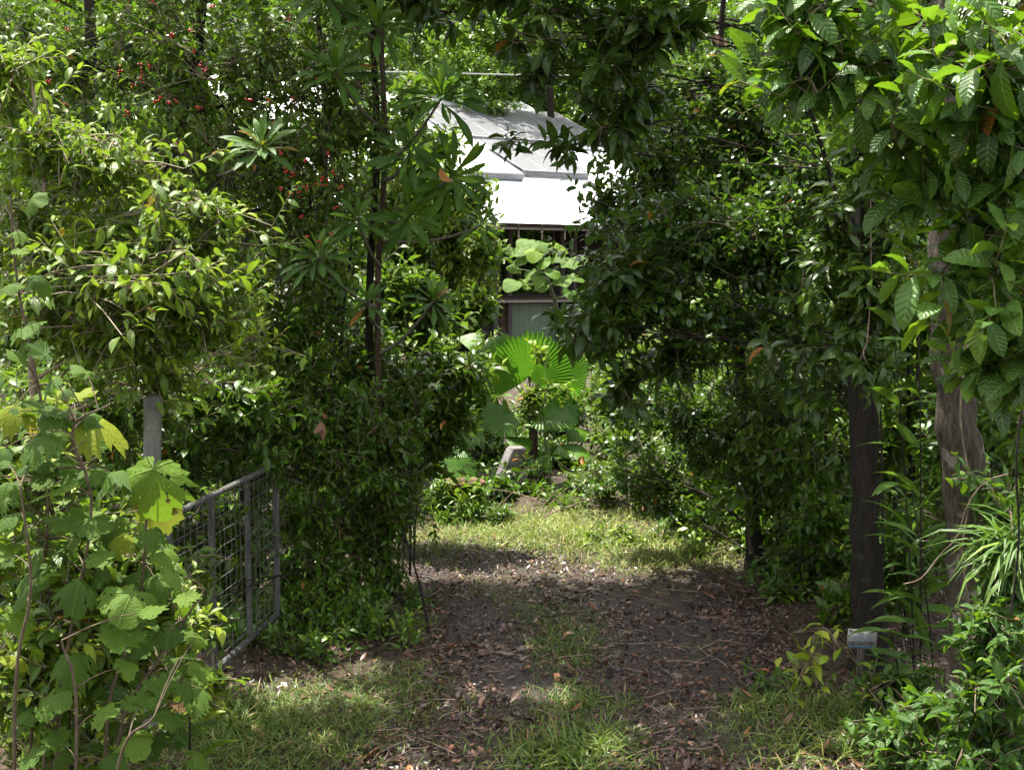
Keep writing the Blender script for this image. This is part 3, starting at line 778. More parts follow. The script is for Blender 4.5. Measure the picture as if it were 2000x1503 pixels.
def build_sign():
    d = 7.55
    c = P(1684, 1247, d)
    root = thing('warning_sign', 'small white sign reading DO NOT DIG on a stake before the dark trunk', 'sign', (c[0], c[1], 0))
    base = np.array([c[0], c[1], 0])
    m_w = plain_mat('sign_white', (0.20, 0.20, 0.185), (0.28, 0.28, 0.26), 12, 0.5, 0.0)
    m_k = plain_mat('sign_black', (0.02, 0.02, 0.02), (0.03, 0.03, 0.03), 4, 0.6, 0.0)
    m_b = plain_mat('sign_blue', (0.03, 0.10, 0.20), (0.05, 0.13, 0.25), 4, 0.6, 0.0)
    m_pb = plain_mat('sign_pale_blue', (0.20, 0.24, 0.29), (0.25, 0.29, 0.34), 4, 0.6, 0.0)
    w, h = 0.092, 0.0615
    tilt = Matrix.Rotation(math.radians(-1.5), 4, 'Y')
    def tr(v):
        v = np.asarray(v, float)
        a = math.radians(1.6); x = v[:, 0] * math.cos(a) + v[:, 2] * math.sin(a); z = -v[:, 0] * math.sin(a) + v[:, 2] * math.cos(a)
        return np.stack([x, v[:, 1], z], 1) + c - base
    v, f = box_arrays((-w, 0, -h), (w, 0.004, h)); board = link('board', np_mesh('board', tr(v), f, smooth=False), m_w, root)
    v, f = box_arrays((-0.02, 0.006, -c[2] - 0.2), (0.02, 0.022, h * 0.8)); link('stake', np_mesh('stake', tr(v), f, smooth=False), M['timber'], root)
    def text(s, x, z, size, mat, nm, wide):
        cu = bpy.data.curves.new('lettering', 'FONT'); cu.body = s; cu.size = size; cu.align_x = 'CENTER'; cu.align_y = 'CENTER'; cu.offset = size * 0.018
        o = bpy.data.objects.new('tmp', cu); C.objects.link(o)
        dg = bpy.context.evaluated_depsgraph_get(); me = bpy.data.meshes.new_from_object(o.evaluated_get(dg))
        bpy.data.objects.remove(o)
        co = np.zeros(len(me.vertices) * 3); me.vertices.foreach_get('co', co); co = co.reshape(-1, 3)
        sx = wide / (co[:, 0].max() - co[:, 0].min())
        vv = np.stack([co[:, 0] * sx + x, np.full(len(co), -0.0012), co[:, 1] + z], 1)
        me.vertices.foreach_set('co', tr(vv).astype(np.float32).ravel()); me.materials.clear()
        link(nm, me, mat, board)
    text('DO NOT DIG', 0.0, -0.030, 0.032, m_k, 'lettering', 0.168)
    text('Biodyn', -0.047, 0.049, 0.020, m_k, 'lettering', 0.075)
    rg = np.random.default_rng(3)
    def dashes(z, x0, x1, hh, mat, nm):
        parts = []; x = x0
        while x < x1:
            l = rg.uniform(0.008, 0.022); parts.append(box_arrays((x, -0.0014, z - hh), (min(x + l, x1), -0.0004, z + hh))); x += l + 0.004
        v, f = join(parts); link(nm, np_mesh(nm, tr(v), f, smooth=False), mat, board)
    dashes(0.031, -0.03, 0.05, 0.0025, m_pb, 'printed_line'); dashes(0.018, -0.06, 0.06, 0.003, m_pb, 'printed_line')
    dashes(0.006, -0.065, 0.065, 0.003, m_pb, 'printed_line'); dashes(-0.008, -0.03, 0.035, 0.0028, m_pb, 'printed_line')
    dashes(-0.0515, -0.084, 0.088, 0.0055, m_b, 'printed_line')
    sv, sf = bar(tr(np.array([[-0.083, -0.001, 0.018]]))[0], tr(np.array([[-0.083, -0.004, 0.018]]))[0], 0.004, 8)
    link('bolt', np_mesh('bolt', sv, sf), M['rust'], board)
    st = smooth_path([P(1672, 1233, d - 0.03), P(1700, 1229, d - 0.04), P(1724, 1229, d - 0.02), P(1760, 1235, d + 0.1), P(1775, 1330, d + 0.1)], 10)
    v, f = tubes(st[None], np.full((1, 10), 0.0035), 6)
    tag(link('dry_stick', np_mesh('dry_stick', v, f), M['dry']), 'pale dry stick lying across the DO NOT DIG sign', 'stick')
build_sign()

# garden odds and ends in the clearing
def lumpy_block(name, label, cat, lo, hi, mat, rot=0.0, lean=0.0, seed=0):
    import bmesh
    bm = bmesh.new(); bmesh.ops.create_cube(bm, size=1.0)
    bmesh.ops.bevel(bm, geom=bm.edges[:], offset=0.05, segments=2, affect='EDGES')
    rg = random.Random(seed)
    sx, sy, sz = hi[0] - lo[0], hi[1] - lo[1], hi[2] - lo[2]
    for v in bm.verts:
        v.co += Vector((rg.uniform(-.015, .015), rg.uniform(-.015, .015), rg.uniform(-.015, .015)))
        v.co = Vector((v.co.x * sx + lean * (v.co.z + 0.5) * sz, v.co.y * sy, (v.co.z + 0.5) * sz))
    me = bpy.data.meshes.new(name); bm.to_mesh(me); bm.free()
    o = link(name, me, M[mat], loc=((lo[0] + hi[0]) / 2, (lo[1] + hi[1]) / 2, lo[2])); o.rotation_euler[2] = rot
    return tag(o, label, cat)
a = P(982, 960, 15.2)
lumpy_block('stone_slab', 'leaning mauve grey stone slab standing behind the palm fronds', 'stone', (a[0] - 0.13, 15.0, 0.0), (a[0] + 0.07, 15.3, 0.52), 'concrete', 0.25, 0.42, 1)
a = P(828, 1000, 13.6)
lumpy_block('concrete_wall', 'low grey concrete wall end at the bend in the driveway', 'wall', (a[0] - 1.6, 13.55, -0.05), (a[0] + 0.14, 13.8, 0.50), 'concrete', 0.0, 0.0, 3)
# rusty fire tub on legs
tc = P(905, 1000, 13.4)
tub = thing('rusty_tub', 'rusty orange metal tub on legs behind the lit grass', 'tub', (tc[0], tc[1], 0))
ang = np.arange(24) * 2 * math.pi / 24
prof = [(0.02, 0.20), (0.16, 0.21), (0.21, 0.28), (0.225, 0.37), (0.245, 0.38), (0.24, 0.40), (0.21, 0.38), (0.19, 0.30), (0.02, 0.24)]
V = np.array([[r * math.cos(t), r * math.sin(t), z] for r, z in prof for t in ang])
i_ = np.arange(len(prof) * 24).reshape(len(prof), 24); F = np.stack([i_[:-1], np.roll(i_[:-1], -1, 1), np.roll(i_[1:], -1, 1), i_[1:]], -1).reshape(-1, 4)
link('bowl', np_mesh('bowl', V, F), M['rust'], tub)
for t in (0.5, 2.6, 4.7):
    v, f = bar((0.17 * math.cos(t), 0.17 * math.sin(t), 0.235), (0.22 * math.cos(t), 0.22 * math.sin(t), -0.02), 0.014, 8); link('leg', np_mesh('leg', v, f), M['rust'], tub)

# ================================================================== BIG TREES AND THE FAR FOREST
rgF = np.random.default_rng(21)
# rainforest behind the house: two distinct trees of each kind, the rest copies
def copy_tree(root, loc, rotz, scale, label=None):
    r = root.copy(); C.objects.link(r); r.location = loc; r.rotation_euler = (0, 0, rotz); r.scale = (scale,) * 3
    if label:
        r['label'] = label
    for ch in list(root.children):
        c = ch.copy(); C.objects.link(c); c.parent = r
    return r

def tall_tree(label, group, d, px, h, w, n, sp, seed, bark='bark_dark', r0=0.28, **over):
    b = P(px, 600, d); b[2] = 0
    tops = [b, b + np.array([0.1, 0, h * 0.3]), b + np.array([-0.2, 0.2, h * 0.65]), b + np.array([0.1, 0, h * 0.93])]
    rg = np.random.default_rng(seed)
    bl = []
    for k in range(9):
        a = rg.random() * 6.28; z = h * (0.06 + 0.94 * (k + rg.random()) / 9); rr = w * rg.uniform(0.25, 0.6) * (1.2 - 0.6 * abs(z / h - 0.5))
        s = w * rg.uniform(0.3, 0.45)
        bl.append((b + np.array([rr * math.cos(a), rr * math.sin(a), z]), np.array([s, s, s * 0.72]), n // 9))
    return plant('forest_tree', label, 'tree', tops, r0, bl, sp, group, bark=bark, seed=seed, tw=2.0, wood_twigs=False, **over)[0]

g_far = 'tall forest trees behind the house'
far_a = tall_tree('tall sunlit forest tree rising behind the house roof', g_far, 58, 1080, 19, 6.0, 2200, 'far', 5)
far_b = tall_tree('tall sunlit forest tree rising behind the house roof', g_far, 60, 900, 17, 5.5, 2000, 'far', 6)
for k, (px, d, s) in enumerate([(990, 66, 1.1), (1190, 63, 1.0), (1300, 60, 1.05), (780, 62, 1.0), (660, 60, 1.05), (1140, 74, 1.25), (960, 76, 1.3), (850, 72, 1.25), (1240, 75, 1.2),
                               (560, 64, 1.1), (450, 62, 1.0), (1400, 64, 1.1), (1520, 62, 1.0), (300, 64, 1.1), (1650, 64, 1.1), (1800, 64, 1.1), (150, 64, 1.1), (1040, 88, 1.6), (900, 90, 1.6), (1200, 90, 1.6), (1000, 100, 1.9), (1120, 104, 1.9), (860, 100, 1.9), (740, 95, 1.8), (1300, 98, 1.8)]):
    b = P(px, 600, d); copy_tree(far_a if k % 2 else far_b, (b[0], b[1], 0), rgF.random() * 6.28, s)

# mid-distance forest on both sides of the clearing
g_mid = 'forest trees along the sides of the clearing'
mid_a = tall_tree('mid-sized forest tree in the mass left of the clearing', g_mid, 19, 420, 9.5, 3.0, 1000, 'canopy', 15, r0=0.14)
mid_b = tall_tree('mid-sized forest tree in the mass right of the clearing', g_mid, 17.5, 1620, 9.0, 3.0, 1000, 'canopy', 16, r0=0.14)
for k, (px, d, s) in enumerate([(180, 17, 1.0), (620, 24, 0.95), (300, 26, 1.1), (-60, 20, 1.1), (480, 33, 1.15), (60, 30, 1.2), (680, 38, 1.1),
                               (1480, 24, 1.0), (1780, 19, 1.0), (1950, 16, 1.0), (1560, 32, 1.1), (1380, 36, 1.05), (1750, 30, 1.2), (2150, 20, 1.1), (1980, 27, 1.1)]):
    b = P(px, 600, d); copy_tree(mid_a if k % 2 else mid_b, (b[0], b[1], 0), rgF.random() * 6.28, s, 'mid-sized forest tree in the mass ' + ('left' if px < 1000 else 'right') + ' of the clearing')

# undergrowth shrubs on the forest floor, both sides and round the clearing
g_und = 'undergrowth shrubs on the forest floor'
def floor_shrub(label, px, d, seed, sp, h, w, **over):
    b = P(px, 600, d); b[2] = 0
    rg = np.random.default_rng(seed)
    bl = [(b + np.array([rg.normal(0, w * 0.35), rg.normal(0, w * 0.35), h * z]), np.array([w * 0.5, w * 0.5, h * 0.28]), 60) for z in (0.2, 0.45, 0.7, 0.95)]
    return plant('undergrowth_shrub', label, 'shrub', [b, b + np.array([0.03, 0, h * 0.4]), b + np.array([-0.03, 0, h * 0.9])], 0.025, bl, sp, g_und, seed=seed, trunk_k=8, **over)[0]
und_l = 'leafy undergrowth shrub filling the forest floor behind the nearer plants'
ua = floor_shrub(und_l + ' at the left', 200, 11.8, 301, 'under', 1.7, 1.0, L=0.15)
ub = floor_shrub(und_l + ' at the right', 1800, 11.5, 302, 'mid', 1.7, 1.0, L=0.16)
us_ = [(40, 12.5), (330, 12.2), (470, 12.0), (600, 13.0), (-80, 11.5), (120, 14.5), (400, 15.0), (550, 16.0), (690, 14.5), (700, 18.0), (250, 17.5), (780, 20.0), (830, 25.0), (880, 29.0), (650, 22.0), (500, 20.0), (60, 19.0),
       (1420, 14.0), (1530, 13.0), (1640, 12.6), (1720, 12.2), (1900, 12.0), (2020, 11.0), (1480, 16.5), (1600, 16.0), (1750, 15.0), (1880, 14.5), (1330, 17.0), (1260, 19.5), (1230, 24.0), (1190, 29.0), (1400, 21.0), (1550, 20.0), (1300, 28.0), (1850, 18.0), (2000, 16.0)]
for k, (px, d) in enumerate(us_):
    b = P(px, 600, d); copy_tree((ua, ub)[k % 2], (b[0], b[1], 0), rgF.random() * 6.28, rgF.uniform(0.85, 1.35), und_l + (' at the left' if px < 1000 else ' at the right'))

# ------------------------------------------------------------------ LEFT SIDE
berry, btips, bbase = plant('berry_tree', 'berry tree with small green leaves and red berry clusters, upper left', 'tree',
    up_from(330, 1150, 10.0, [(340, 800, 10.0), (300, 450, 10.0), (380, 150, 10.0), (420, -250, 10.2)]), 0.07,
    [blob(110, 120, 9.9, 200, 190, 0.6, 340), blob(400, 140, 9.8, 210, 190, 0.6, 380), blob(620, 190, 10.0, 150, 190, 0.5, 300),
     blob(330, 400, 9.7, 230, 170, 0.6, 380), blob(600, 420, 9.9, 140, 170, 0.5, 280), blob(80, 430, 9.9, 160, 170, 0.5, 260),
     blob(300, -160, 10.2, 320, 150, 0.8, 300), blob(650, -120, 10.2, 170, 150, 0.8, 180), blob(280, 640, 9.9, 230, 130, 0.5, 260)],
    'berry', n_single=300, bark='bark_dark', seed=31)
# berries: clusters at the twig ends that face the drive
def berry_cluster_mesh(seed):
    rg = np.random.default_rng(seed); parts = []
    for k in range(6):
        c = rg.normal(0, 0.016, 3); r = rg.uniform(0.009, 0.013)
        prof = [(0.001, r), (0.8 * r, 0.55 * r), (r, 0), (0.8 * r, -0.55 * r), (0.001, -r)]
        a = np.arange(7) * 2 * math.pi / 7
        V = np.array([[q_ * math.cos(t), q_ * math.sin(t), z] for q_, z in prof for t in a]) + c
        i_ = np.arange(35).reshape(5, 7); F = np.stack([i_[:-1], i_[1:], np.roll(i_[1:], -1, 1), np.roll(i_[:-1], -1, 1)], -1).reshape(-1, 4)
        parts.append((V, F))
    me = np_mesh('berry_cluster', *join(parts)); me.materials.append(M['berry']); return me
bms = [berry_cluster_mesh(s) for s in range(5)]
spots = [(275, 125), (335, 70), (290, 130), (275, 152), (390, 125), (400, 137), (330, 200), (345, 196), (310, 195), (388, 210), (530, 260), (548, 300), (566, 378), (584, 375),
         (602, 466), (622, 470), (548, 368), (640, 352), (628, 358), (572, 345), (645, 456), (345, 283), (325, 298), (125, 203), (95, 157), (130, 58), (55, 146), (112, 3),
         (298, 5), (412, 15), (565, 38), (620, 155), (488, 198), (525, 197), (572, 195), (537, 240), (596, 315), (630, 350), (598, 365), (482, 408), (470, 450), (610, 485),
         (640, 300), (655, 405), (560, 330), (160, 512), (122, 505), (652, 335), (665, 365), (590, 420), (250, 220), (372, 60), (378, 100), (235, 140), (262, 170)]
for k, (px, py) in enumerate(spots):
    p_ = P(px, py, 9.12 + 0.12 * rgF.random())
    o = bpy.data.objects.new('berry_cluster', bms[k % 5]); C.objects.link(o); o.parent = berry
    o.location = p_ - bbase; o.rotation_euler = (rgF.random() * 6, rgF.random() * 6, rgF.random() * 6); o.scale = (0.5 + 0.4 * rgF.random(),) * 3

plant('arching_shrub', 'arching shrub with pale yellow-green leaf tips on thin bare branches, left edge', 'shrub',
    up_from(60, 1350, 7.2, [(90, 1000, 7.2), (60, 700, 7.1), (90, 420, 7.0), (60, 150, 7.0)]), 0.035,
    [blob(30, 150, 7.0, 80, 80, 0.3, 45), blob(110, 270, 6.9, 130, 50, 0.3, 62), blob(200, 330, 7.0, 120, 60, 0.3, 40), blob(250, 530, 6.7, 200, 60, 0.4, 120), blob(380, 410, 6.9, 110, 40, 0.3, 46), blob(300, 470, 6.9, 150, 50, 0.3, 50),
     blob(100, 450, 7.0, 130, 90, 0.3, 80), blob(260, 640, 6.9, 180, 60, 0.3, 80), blob(90, 620, 7.0, 140, 90, 0.3, 70), blob(400, 590, 6.8, 80, 35, 0.25, 36), blob(490, 690, 7.4, 50, 40, 0.2, 18), blob(300, 730, 7.1, 120, 50, 0.3, 40)],
    'light', n_single=300, bark='twig_pale', twig_mat='twig_pale', tw=1.0, seed=33, sub=5, spr=0.55, tl=0.30, L=0.105, m=10, limb_r=0.012)

plant('leafy_thicket', 'dense low thicket of small green leaves behind the gate post', 'shrub',
    up_from(230, 1250, 8.3, [(235, 1050, 8.3), (240, 880, 8.3), (200, 760, 8.3)]), 0.03,
    [blob(130, 830, 8.0, 170, 140, 0.5, 200), blob(220, 790, 7.7, 190, 90, 0.4, 120), blob(420, 770, 8.6, 130, 90, 0.4, 130), blob(330, 900, 8.8, 90, 70, 0.3, 70), blob(100, 1080, 7.6, 190, 170, 0.5, 240), blob(380, 840, 9.8, 130, 120, 0.4, 200), blob(430, 1010, 9.9, 150, 150, 0.4, 240), blob(420, 1200, 9.8, 140, 110, 0.4, 200), blob(250, 740, 9.4, 150, 90, 0.4, 150)],
    'under', n_single=150, seed=34, L=0.11)

plant('gate_shrub', 'leafy dark green shrub spilling over the far end of the gate', 'shrub',
    up_from(600, 1230, 10.0, [(615, 1000, 10.0), (612, 780, 10.0), (615, 560, 10.0), (605, 380, 10.1)]), 0.030,
    [blob(590, 780, 9.75, 120, 110, 0.4, 210), blob(560, 640, 9.9, 110, 100, 0.4, 170), blob(650, 900, 9.7, 130, 110, 0.35, 200), blob(600, 1060, 9.6, 90, 120, 0.3, 170), blob(670, 1080, 10.0, 80, 110, 0.3, 90), blob(580, 1150, 10.4, 90, 90, 0.3, 80), blob(620, 1200, 9.4, 120, 90, 0.3, 190),
     blob(690, 1265, 9.0, 130, 60, 0.4, 110), blob(530, 1275, 9.2, 80, 45, 0.25, 90), blob(580, 1310, 8.6, 150, 34, 0.3, 80), blob(750, 1300, 8.7, 80, 30, 0.3, 26), blob(510, 800, 10.0, 90, 120, 0.4, 150), blob(515, 905, 9.0, 40, 30, 0.15, 26), blob(440, 960, 8.2, 40, 22, 0.1, 7), blob(500, 1060, 8.9, 40, 60, 0.1, 10), blob(400, 1180, 7.7, 40, 60, 0.1, 10)],
    'column', n_single=300, seed=35, bark='bark_dark', limb_r=0.008)
plant('leafy_sapling', 'dark-stemmed sapling draped in leaves where the driveway bends left', 'tree',
    up_from(700, 1240, 10.3, [(690, 1000, 10.3), (665, 720, 10.3), (682, 520, 10.3), (700, 260, 10.3)]), 0.028,
    [blob(730, 1040, 10.0, 80, 130, 0.3, 150), blob(720, 880, 10.1, 110, 110, 0.35, 180), blob(700, 700, 10.3, 100, 90, 0.35, 130), blob(690, 1160, 9.9, 90, 80, 0.25, 110), blob(770, 1110, 10.0, 50, 100, 0.25, 34), blob(800, 1200, 9.5, 45, 60, 0.2, 20), blob(770, 990, 10.2, 60, 70, 0.3, 40), blob(650, 560, 10.4, 80, 80, 0.3, 100), blob(760, 780, 10.3, 90, 80, 0.3, 120)],
    'column', n_single=250, seed=36, lr=(0.32, 0.18))
plant('spreading_sapling', 'sapling with paler leaves leaning out over the bend, left of the palm', 'tree',
    up_from(790, 1090, 11.6, [(785, 930, 11.6), (800, 820, 11.6), (815, 700, 11.6), (830, 560, 11.6)]), 0.025,
    [blob(830, 720, 11.5, 110, 90, 0.35, 150), blob(860, 820, 11.5, 90, 55, 0.3, 110), blob(800, 880, 11.5, 80, 60, 0.3, 90), blob(820, 610, 11.7, 100, 70, 0.3, 110), blob(760, 560, 11.8, 80, 70, 0.3, 80), blob(770, 960, 11.4, 50, 50, 0.2, 45)],
    'mid', n_single=220, seed=37, mat='leaf_mid', lr=(0.36, 0.18), L=0.15)
plant('fine_leaved_tree', 'fine-leaved yellowish tree in front of the roof edge', 'tree',
    up_from(860, 900, 17, [(880, 760, 17), (870, 600, 17), (885, 470, 17), (880, 380, 17)]), 0.05,
    [blob(880, 430, 17, 75, 75, 0.6, 150), blob(915, 500, 17, 60, 45, 0.5, 90), blob(860, 540, 17, 80, 50, 0.5, 110), blob(840, 380, 17.3, 60, 70, 0.5, 80), blob(930, 390, 17, 32, 40, 0.3, 22), blob(790, 480, 17.3, 90, 120, 0.5, 150), blob(770, 330, 17.3, 90, 100, 0.5, 110), blob(840, 290, 16.8, 55, 60, 0.4, 90), blob(870, 350, 16.8, 50, 50, 0.4, 80), blob(900, 410, 16.8, 40, 50, 0.4, 60), blob(800, 220, 17, 70, 60, 0.4, 80), blob(935, 480, 16.4, 40, 55, 0.3, 60), blob(945, 580, 16.2, 45, 40, 0.3, 60), blob(905, 620, 16, 60, 40, 0.3, 60)],
    'mid', n_single=120, seed=38, L=0.17, lr=(0.55, 0.2), tl=0.35)

# leaf-rosette tree
def rosette_tree():
    tr = up_from(742, 1130, 10.1, [(740, 850, 10.1), (738, 550, 10.0), (752, 300, 10.0), (745, 60, 10.0), (750, -220, 10.0)])
    base = tr[0].copy()
    root = thing('rosette_tree', 'slender tree carrying long strap leaves in large star-shaped rosettes', 'tree', base)
    tp = smooth_path(tr, 26); rad = np.linspace(0.032, 0.018, 26)
    v, f = tubes(tp[None], rad[None], 10); link('trunk', np_mesh('trunk', v - base, f), M['bark_brown'], root)
    tp2 = smooth_path([tr[0] + np.array([0.07, 0.12, 0])] + [p + np.array([-0.075, 0.1, 0]) for p in tr[1:]], 26)
    v, f = tubes(tp2[None], (rad * 1.25)[None], 10); link('trunk', np_mesh('trunk', v - base, f), M['bark_dark'], root)
    rg = np.random.default_rng(5)
    R_ = []; T_ = []; r_ = []
    #  px, py, depth, radius px, tilt dir (x,z), leaves, branch start px
    spec = [(862, 192, 9.5, 108, (0.1, 0.9), 30, (742, 330)), (512, 288, 9.0, 88, (-0.1, 0.8), 26, (400, 345)), (655, 140, 9.6, 92, (0.1, 0.7), 26, (748, 250)),
            (738, 55, 9.6, 88, (0.2, 0.9), 22, (748, 150)), (622, 505, 9.6, 82, (-0.1, 0.8), 20, (735, 600)), (846, 588, 9.8, 68, (0.25, 0.9), 20, (742, 690)),
            (880, 345, 9.9, 105, (0.4, -0.2), 18, (745, 420)), (720, 590, 9.9, 62, (-0.1, 0.9), 16, (740, 640)), (800, 300, 10.0, 85, (0.0, 0.3), 16, (748, 350)), (800, 420, 10.0, 90, (0.2, -0.3), 16, (745, 420)), (700, 430, 9.9, 70, (-0.2, 0.6), 16, (745, 520)),
            (640, -10, 9.7, 90, (0, 0.5), 20, (748, 80)), (940, 440, 10.1, 55, (0.3, 0.6), 14, (745, 470))]
    for (px, py, d, rp, tdir, n, b0) in spec:
        n = int(n * 1.35); d -= 0.5
        c = P(px, py, d); L = rp * d / FPX
        ax = norm(np.array([tdir[0], -0.6, tdir[1]]))
        a = P(b0[0], b0[1], 10.0)
        bp = bezier(a[None], ((a + c) / 2 + np.array([0, 0, -0.12]))[None], c[None], 8)
        v, f = tubes(bp, np.linspace(0.016, 0.010, 8)[None], 7); link('branch', np_mesh('branch', v - base, f), M['bark_grey'], root)
        u = norm(np.cross(ax, np.array([0, 1.0, 0.2]))); w = np.cross(ax, u)
        for k in range(n):
            fk = k / n
            az = k * 2.399 + rg.normal(0, 0.1); pol = 1.62 - 1.35 * fk + rg.normal(0, 0.12)
            dd = ax * math.cos(pol) + (u * math.cos(az) + w * math.sin(az)) * math.sin(pol)
            dd[2] -= 0.12 * (1 - fk)
            dd = norm(dd); ln = L * (0.85 + 0.3 * rg.random()) * (1 - 0.35 * fk)
            T_.append(c + dd * 0.01 - ax * 0.03 * (1 - fk)); R_.append(frames(dd[None], 0.2, np.array([ln]), rg, up=ax + np.array([0, 0, 0.3]))[0]); r_.append(np.clip(0.35 + 0.45 * fk + rg.normal(0, 0.12), 0, 0.94) if rg.random() > 0.02 else 1.0)
    singles('leaf', 'obl', T_OBL, np.array(R_), np.array(T_), np.array(r_), M['leaf_rosette'], root, base)
rosette_tree()

# grape-leaved shrub, front left
def grape_shrub():
    b = P(130, 1600, 4.7); b[2] = 0
    base = b.copy()
    root = thing('broad_leaved_shrub', 'shrub of broad lobed grape-like leaves in the lower left corner', 'shrub', base)
    rg = np.random.default_rng(8)
    canes = [[(40, 1800, 4.9), (70, 1300, 4.9), (95, 900, 4.8), (35, 560, 4.8), (20, 380, 4.8)], [(90, 1800, 4.6), (120, 1350, 4.6), (180, 1000, 4.6), (140, 840, 4.6), (215, 790, 4.6)],
             [(200, 1700, 4.6), (210, 1400, 4.6), (270, 1200, 4.7), (290, 950, 4.7)], [(20, 1600, 4.4), (30, 1350, 4.4), (60, 1150, 4.4), (40, 950, 4.4)],
             [(260, 1750, 4.6), (230, 1450, 4.6), (330, 1260, 4.7), (400, 1150, 4.7)], [(120, 1650, 4.3), (150, 1400, 4.3), (120, 1250, 4.3)], [(60, 1300, 5.2), (120, 1010, 5.2), (200, 880, 5.2)],
             [(180, 1750, 4.2), (230, 1500, 4.2), (300, 1400, 4.2)]]
    curves = []
    for cn in canes:
        pts = [P(*q_) for q_ in cn]; pts[0][2] = min(pts[0][2], 0.0)
        k = smooth_path(pts, 16) ; curves.append(k)
        v, f = tubes(k[None], np.linspace(0.008, 0.004, 16)[None], 7)
        link('stem', np_mesh('stem', v - base, f), M['cane'], root)
    allc = np.concatenate(curves)
    R_ = []; T_ = []; r_ = []; pet = []
    def leaf_at(p, size, nrm, lr, yaw=None):
        n_ = norm(np.array(nrm) + rg.normal(0, 0.16, 3))
        i = np.argmin(np.linalg.norm(allc - p, axis=1) + 0.6 * np.maximum(0, allc[:, 2] - p[2])); s = allc[i]
        d = norm((p - s) + np.array([0, -0.05, -0.02])); d = norm(d - (d @ n_) * n_)
        if yaw is not None:
            d = norm(np.array(yaw, float)); d = norm(d - (d @ n_) * n_)
        x = np.cross(d, n_)
        R_.append(np.stack([x, d, n_], 1) * size); T_.append(p); r_.append(lr)
        pet.append(bezier(s[None], ((s + p) / 2 + np.array([0, 0, 0.03]))[None], p[None], 4)[0])
    fixed = [(60, 395, 55), (40, 455, 40), (40, 490, 34), (50, 645, 80), (90, 700, 70), (75, 545, 60), (20, 560, 45), (105, 745, 60), (170, 735, 58), (40, 700, 50), (145, 790, 85), (30, 800, 80), (165, 830, 80), (90, 860, 90),
             (60, 920, 90), (125, 960, 110), (215, 930, 80), (40, 1010, 100), (180, 1020, 85), (100, 1030, 70), (155, 1145, 85), (75, 1140, 80), (260, 1165, 110), (160, 1215, 70), (55, 1220, 80), (240, 1240, 90), (140, 1290, 90),
             (35, 1300, 70), (235, 1310, 60), (90, 1370, 80), (280, 1200, 70), (330, 1240, 60), (250, 1450, 85), (190, 1400, 70), (320, 1080, 60), (365, 1165, 50), (300, 1040, 60), (345, 1130, 50), (190, 1090, 60), (20, 1090, 70), (300, 1130, 50), (240, 1050, 60),
             (120, 1460, 70), (40, 1420, 80), (60, 1480, 70), (200, 1490, 60), (10, 880, 60), (20, 950, 70), (310, 1330, 70), (330, 1395, 70), (290, 1365, 60), (350, 1290, 60), (270, 1390, 70), (380, 1250, 50), (370, 1340, 55)]
    for (px, py, s) in fixed:
        d = 4.75 - 0.35 * (py - 400) / 1100 + rg.normal(0, 0.06)
        leaf_at(P(px, py - s * 0.1, d), s * d / FPX * 0.98, (0.1 + rg.normal(0, 0.3), -0.42 + rg.normal(0, 0.2), 0.9), np.clip(rg.normal(0.55, 0.2), 0.05, 0.9))
    leaf_at(P(300, 915, 4.55), 125 * 4.55 / FPX * 1.1, (0.05, -0.95, 0.15), 0.85, yaw=(-0.15, 0, -1))
    leaf_at(P(170, 820, 4.75), 95 * 4.7 / FPX * 1.2, (0.05, -0.3, 0.9), 0.88, yaw=(1, 0, -0.1))
    leaf_at(P(300, 990, 4.75), 80 * 4.75 / FPX * 1.3, (0.05, -0.95, 0.1), 1.0, yaw=(0.0, 0, -1))
    leaf_at(P(150, 1010, 4.9), 90 * 4.9 / FPX * 1.3, (-0.2, -0.95, 0.1), 0.8, yaw=(0.1, 0, -1))
    for k in range(235):
        py = rg.uniform(760, 1500); lim = 130 + 260 * min(1, max(0, (py - 760) / 450)) ** 1.0
        px = rg.uniform(-30, lim); d = rg.uniform(4.5, 5.5)
        s = rg.choice([26, 38, 50, 66, 84]) * rg.uniform(0.85, 1.15)
        leaf_at(P(px, py, d), s * d / FPX * 0.92, (rg.normal(0, 0.4), -0.4 + rg.normal(0, 0.25), 0.9), np.clip(rg.normal(0.42, 0.2), 0.02, 0.9) if rg.random() > 0.03 else 1.0)
    v, f = tubes(np.array(pet), np.tile(np.linspace(0.0032, 0.0018, 4), (len(pet), 1)), 4)
    link('petiole_work', np_mesh('petiole_work', v - base, f), M['cane'], root, kind='stuff')
    singles('leaf', 'grape', T_GRAPE, np.array(R_), np.array(T_), np.array(r_), M['leaf_grape'], root, base)
grape_shrub()
plant('small_leaved_bush', 'tangled bush with narrow leaves filling in under the lobed leaves', 'shrub',
    up_from(150, 1500, 5.6, [(150, 1300, 5.6), (170, 1150, 5.6)]), 0.016,
    [blob(100, 1250, 4.9, 180, 150, 0.4, 150), blob(310, 1230, 5.4, 90, 120, 0.3, 90), blob(60, 900, 5.2, 110, 110, 0.4, 90), blob(220, 1080, 5.2, 110, 90, 0.4, 80), blob(390, 1110, 6.6, 50, 50, 0.2, 10), blob(120, 1430, 5.4, 220, 80, 0.3, 100), blob(380, 1330, 5.9, 60, 70, 0.2, 28), blob(80, 1060, 5.9, 140, 100, 0.3, 70)],
    'light', n_single=200, seed=41, lr=(0.45, 0.2), tip=0.3, L=0.095, bark='cane')

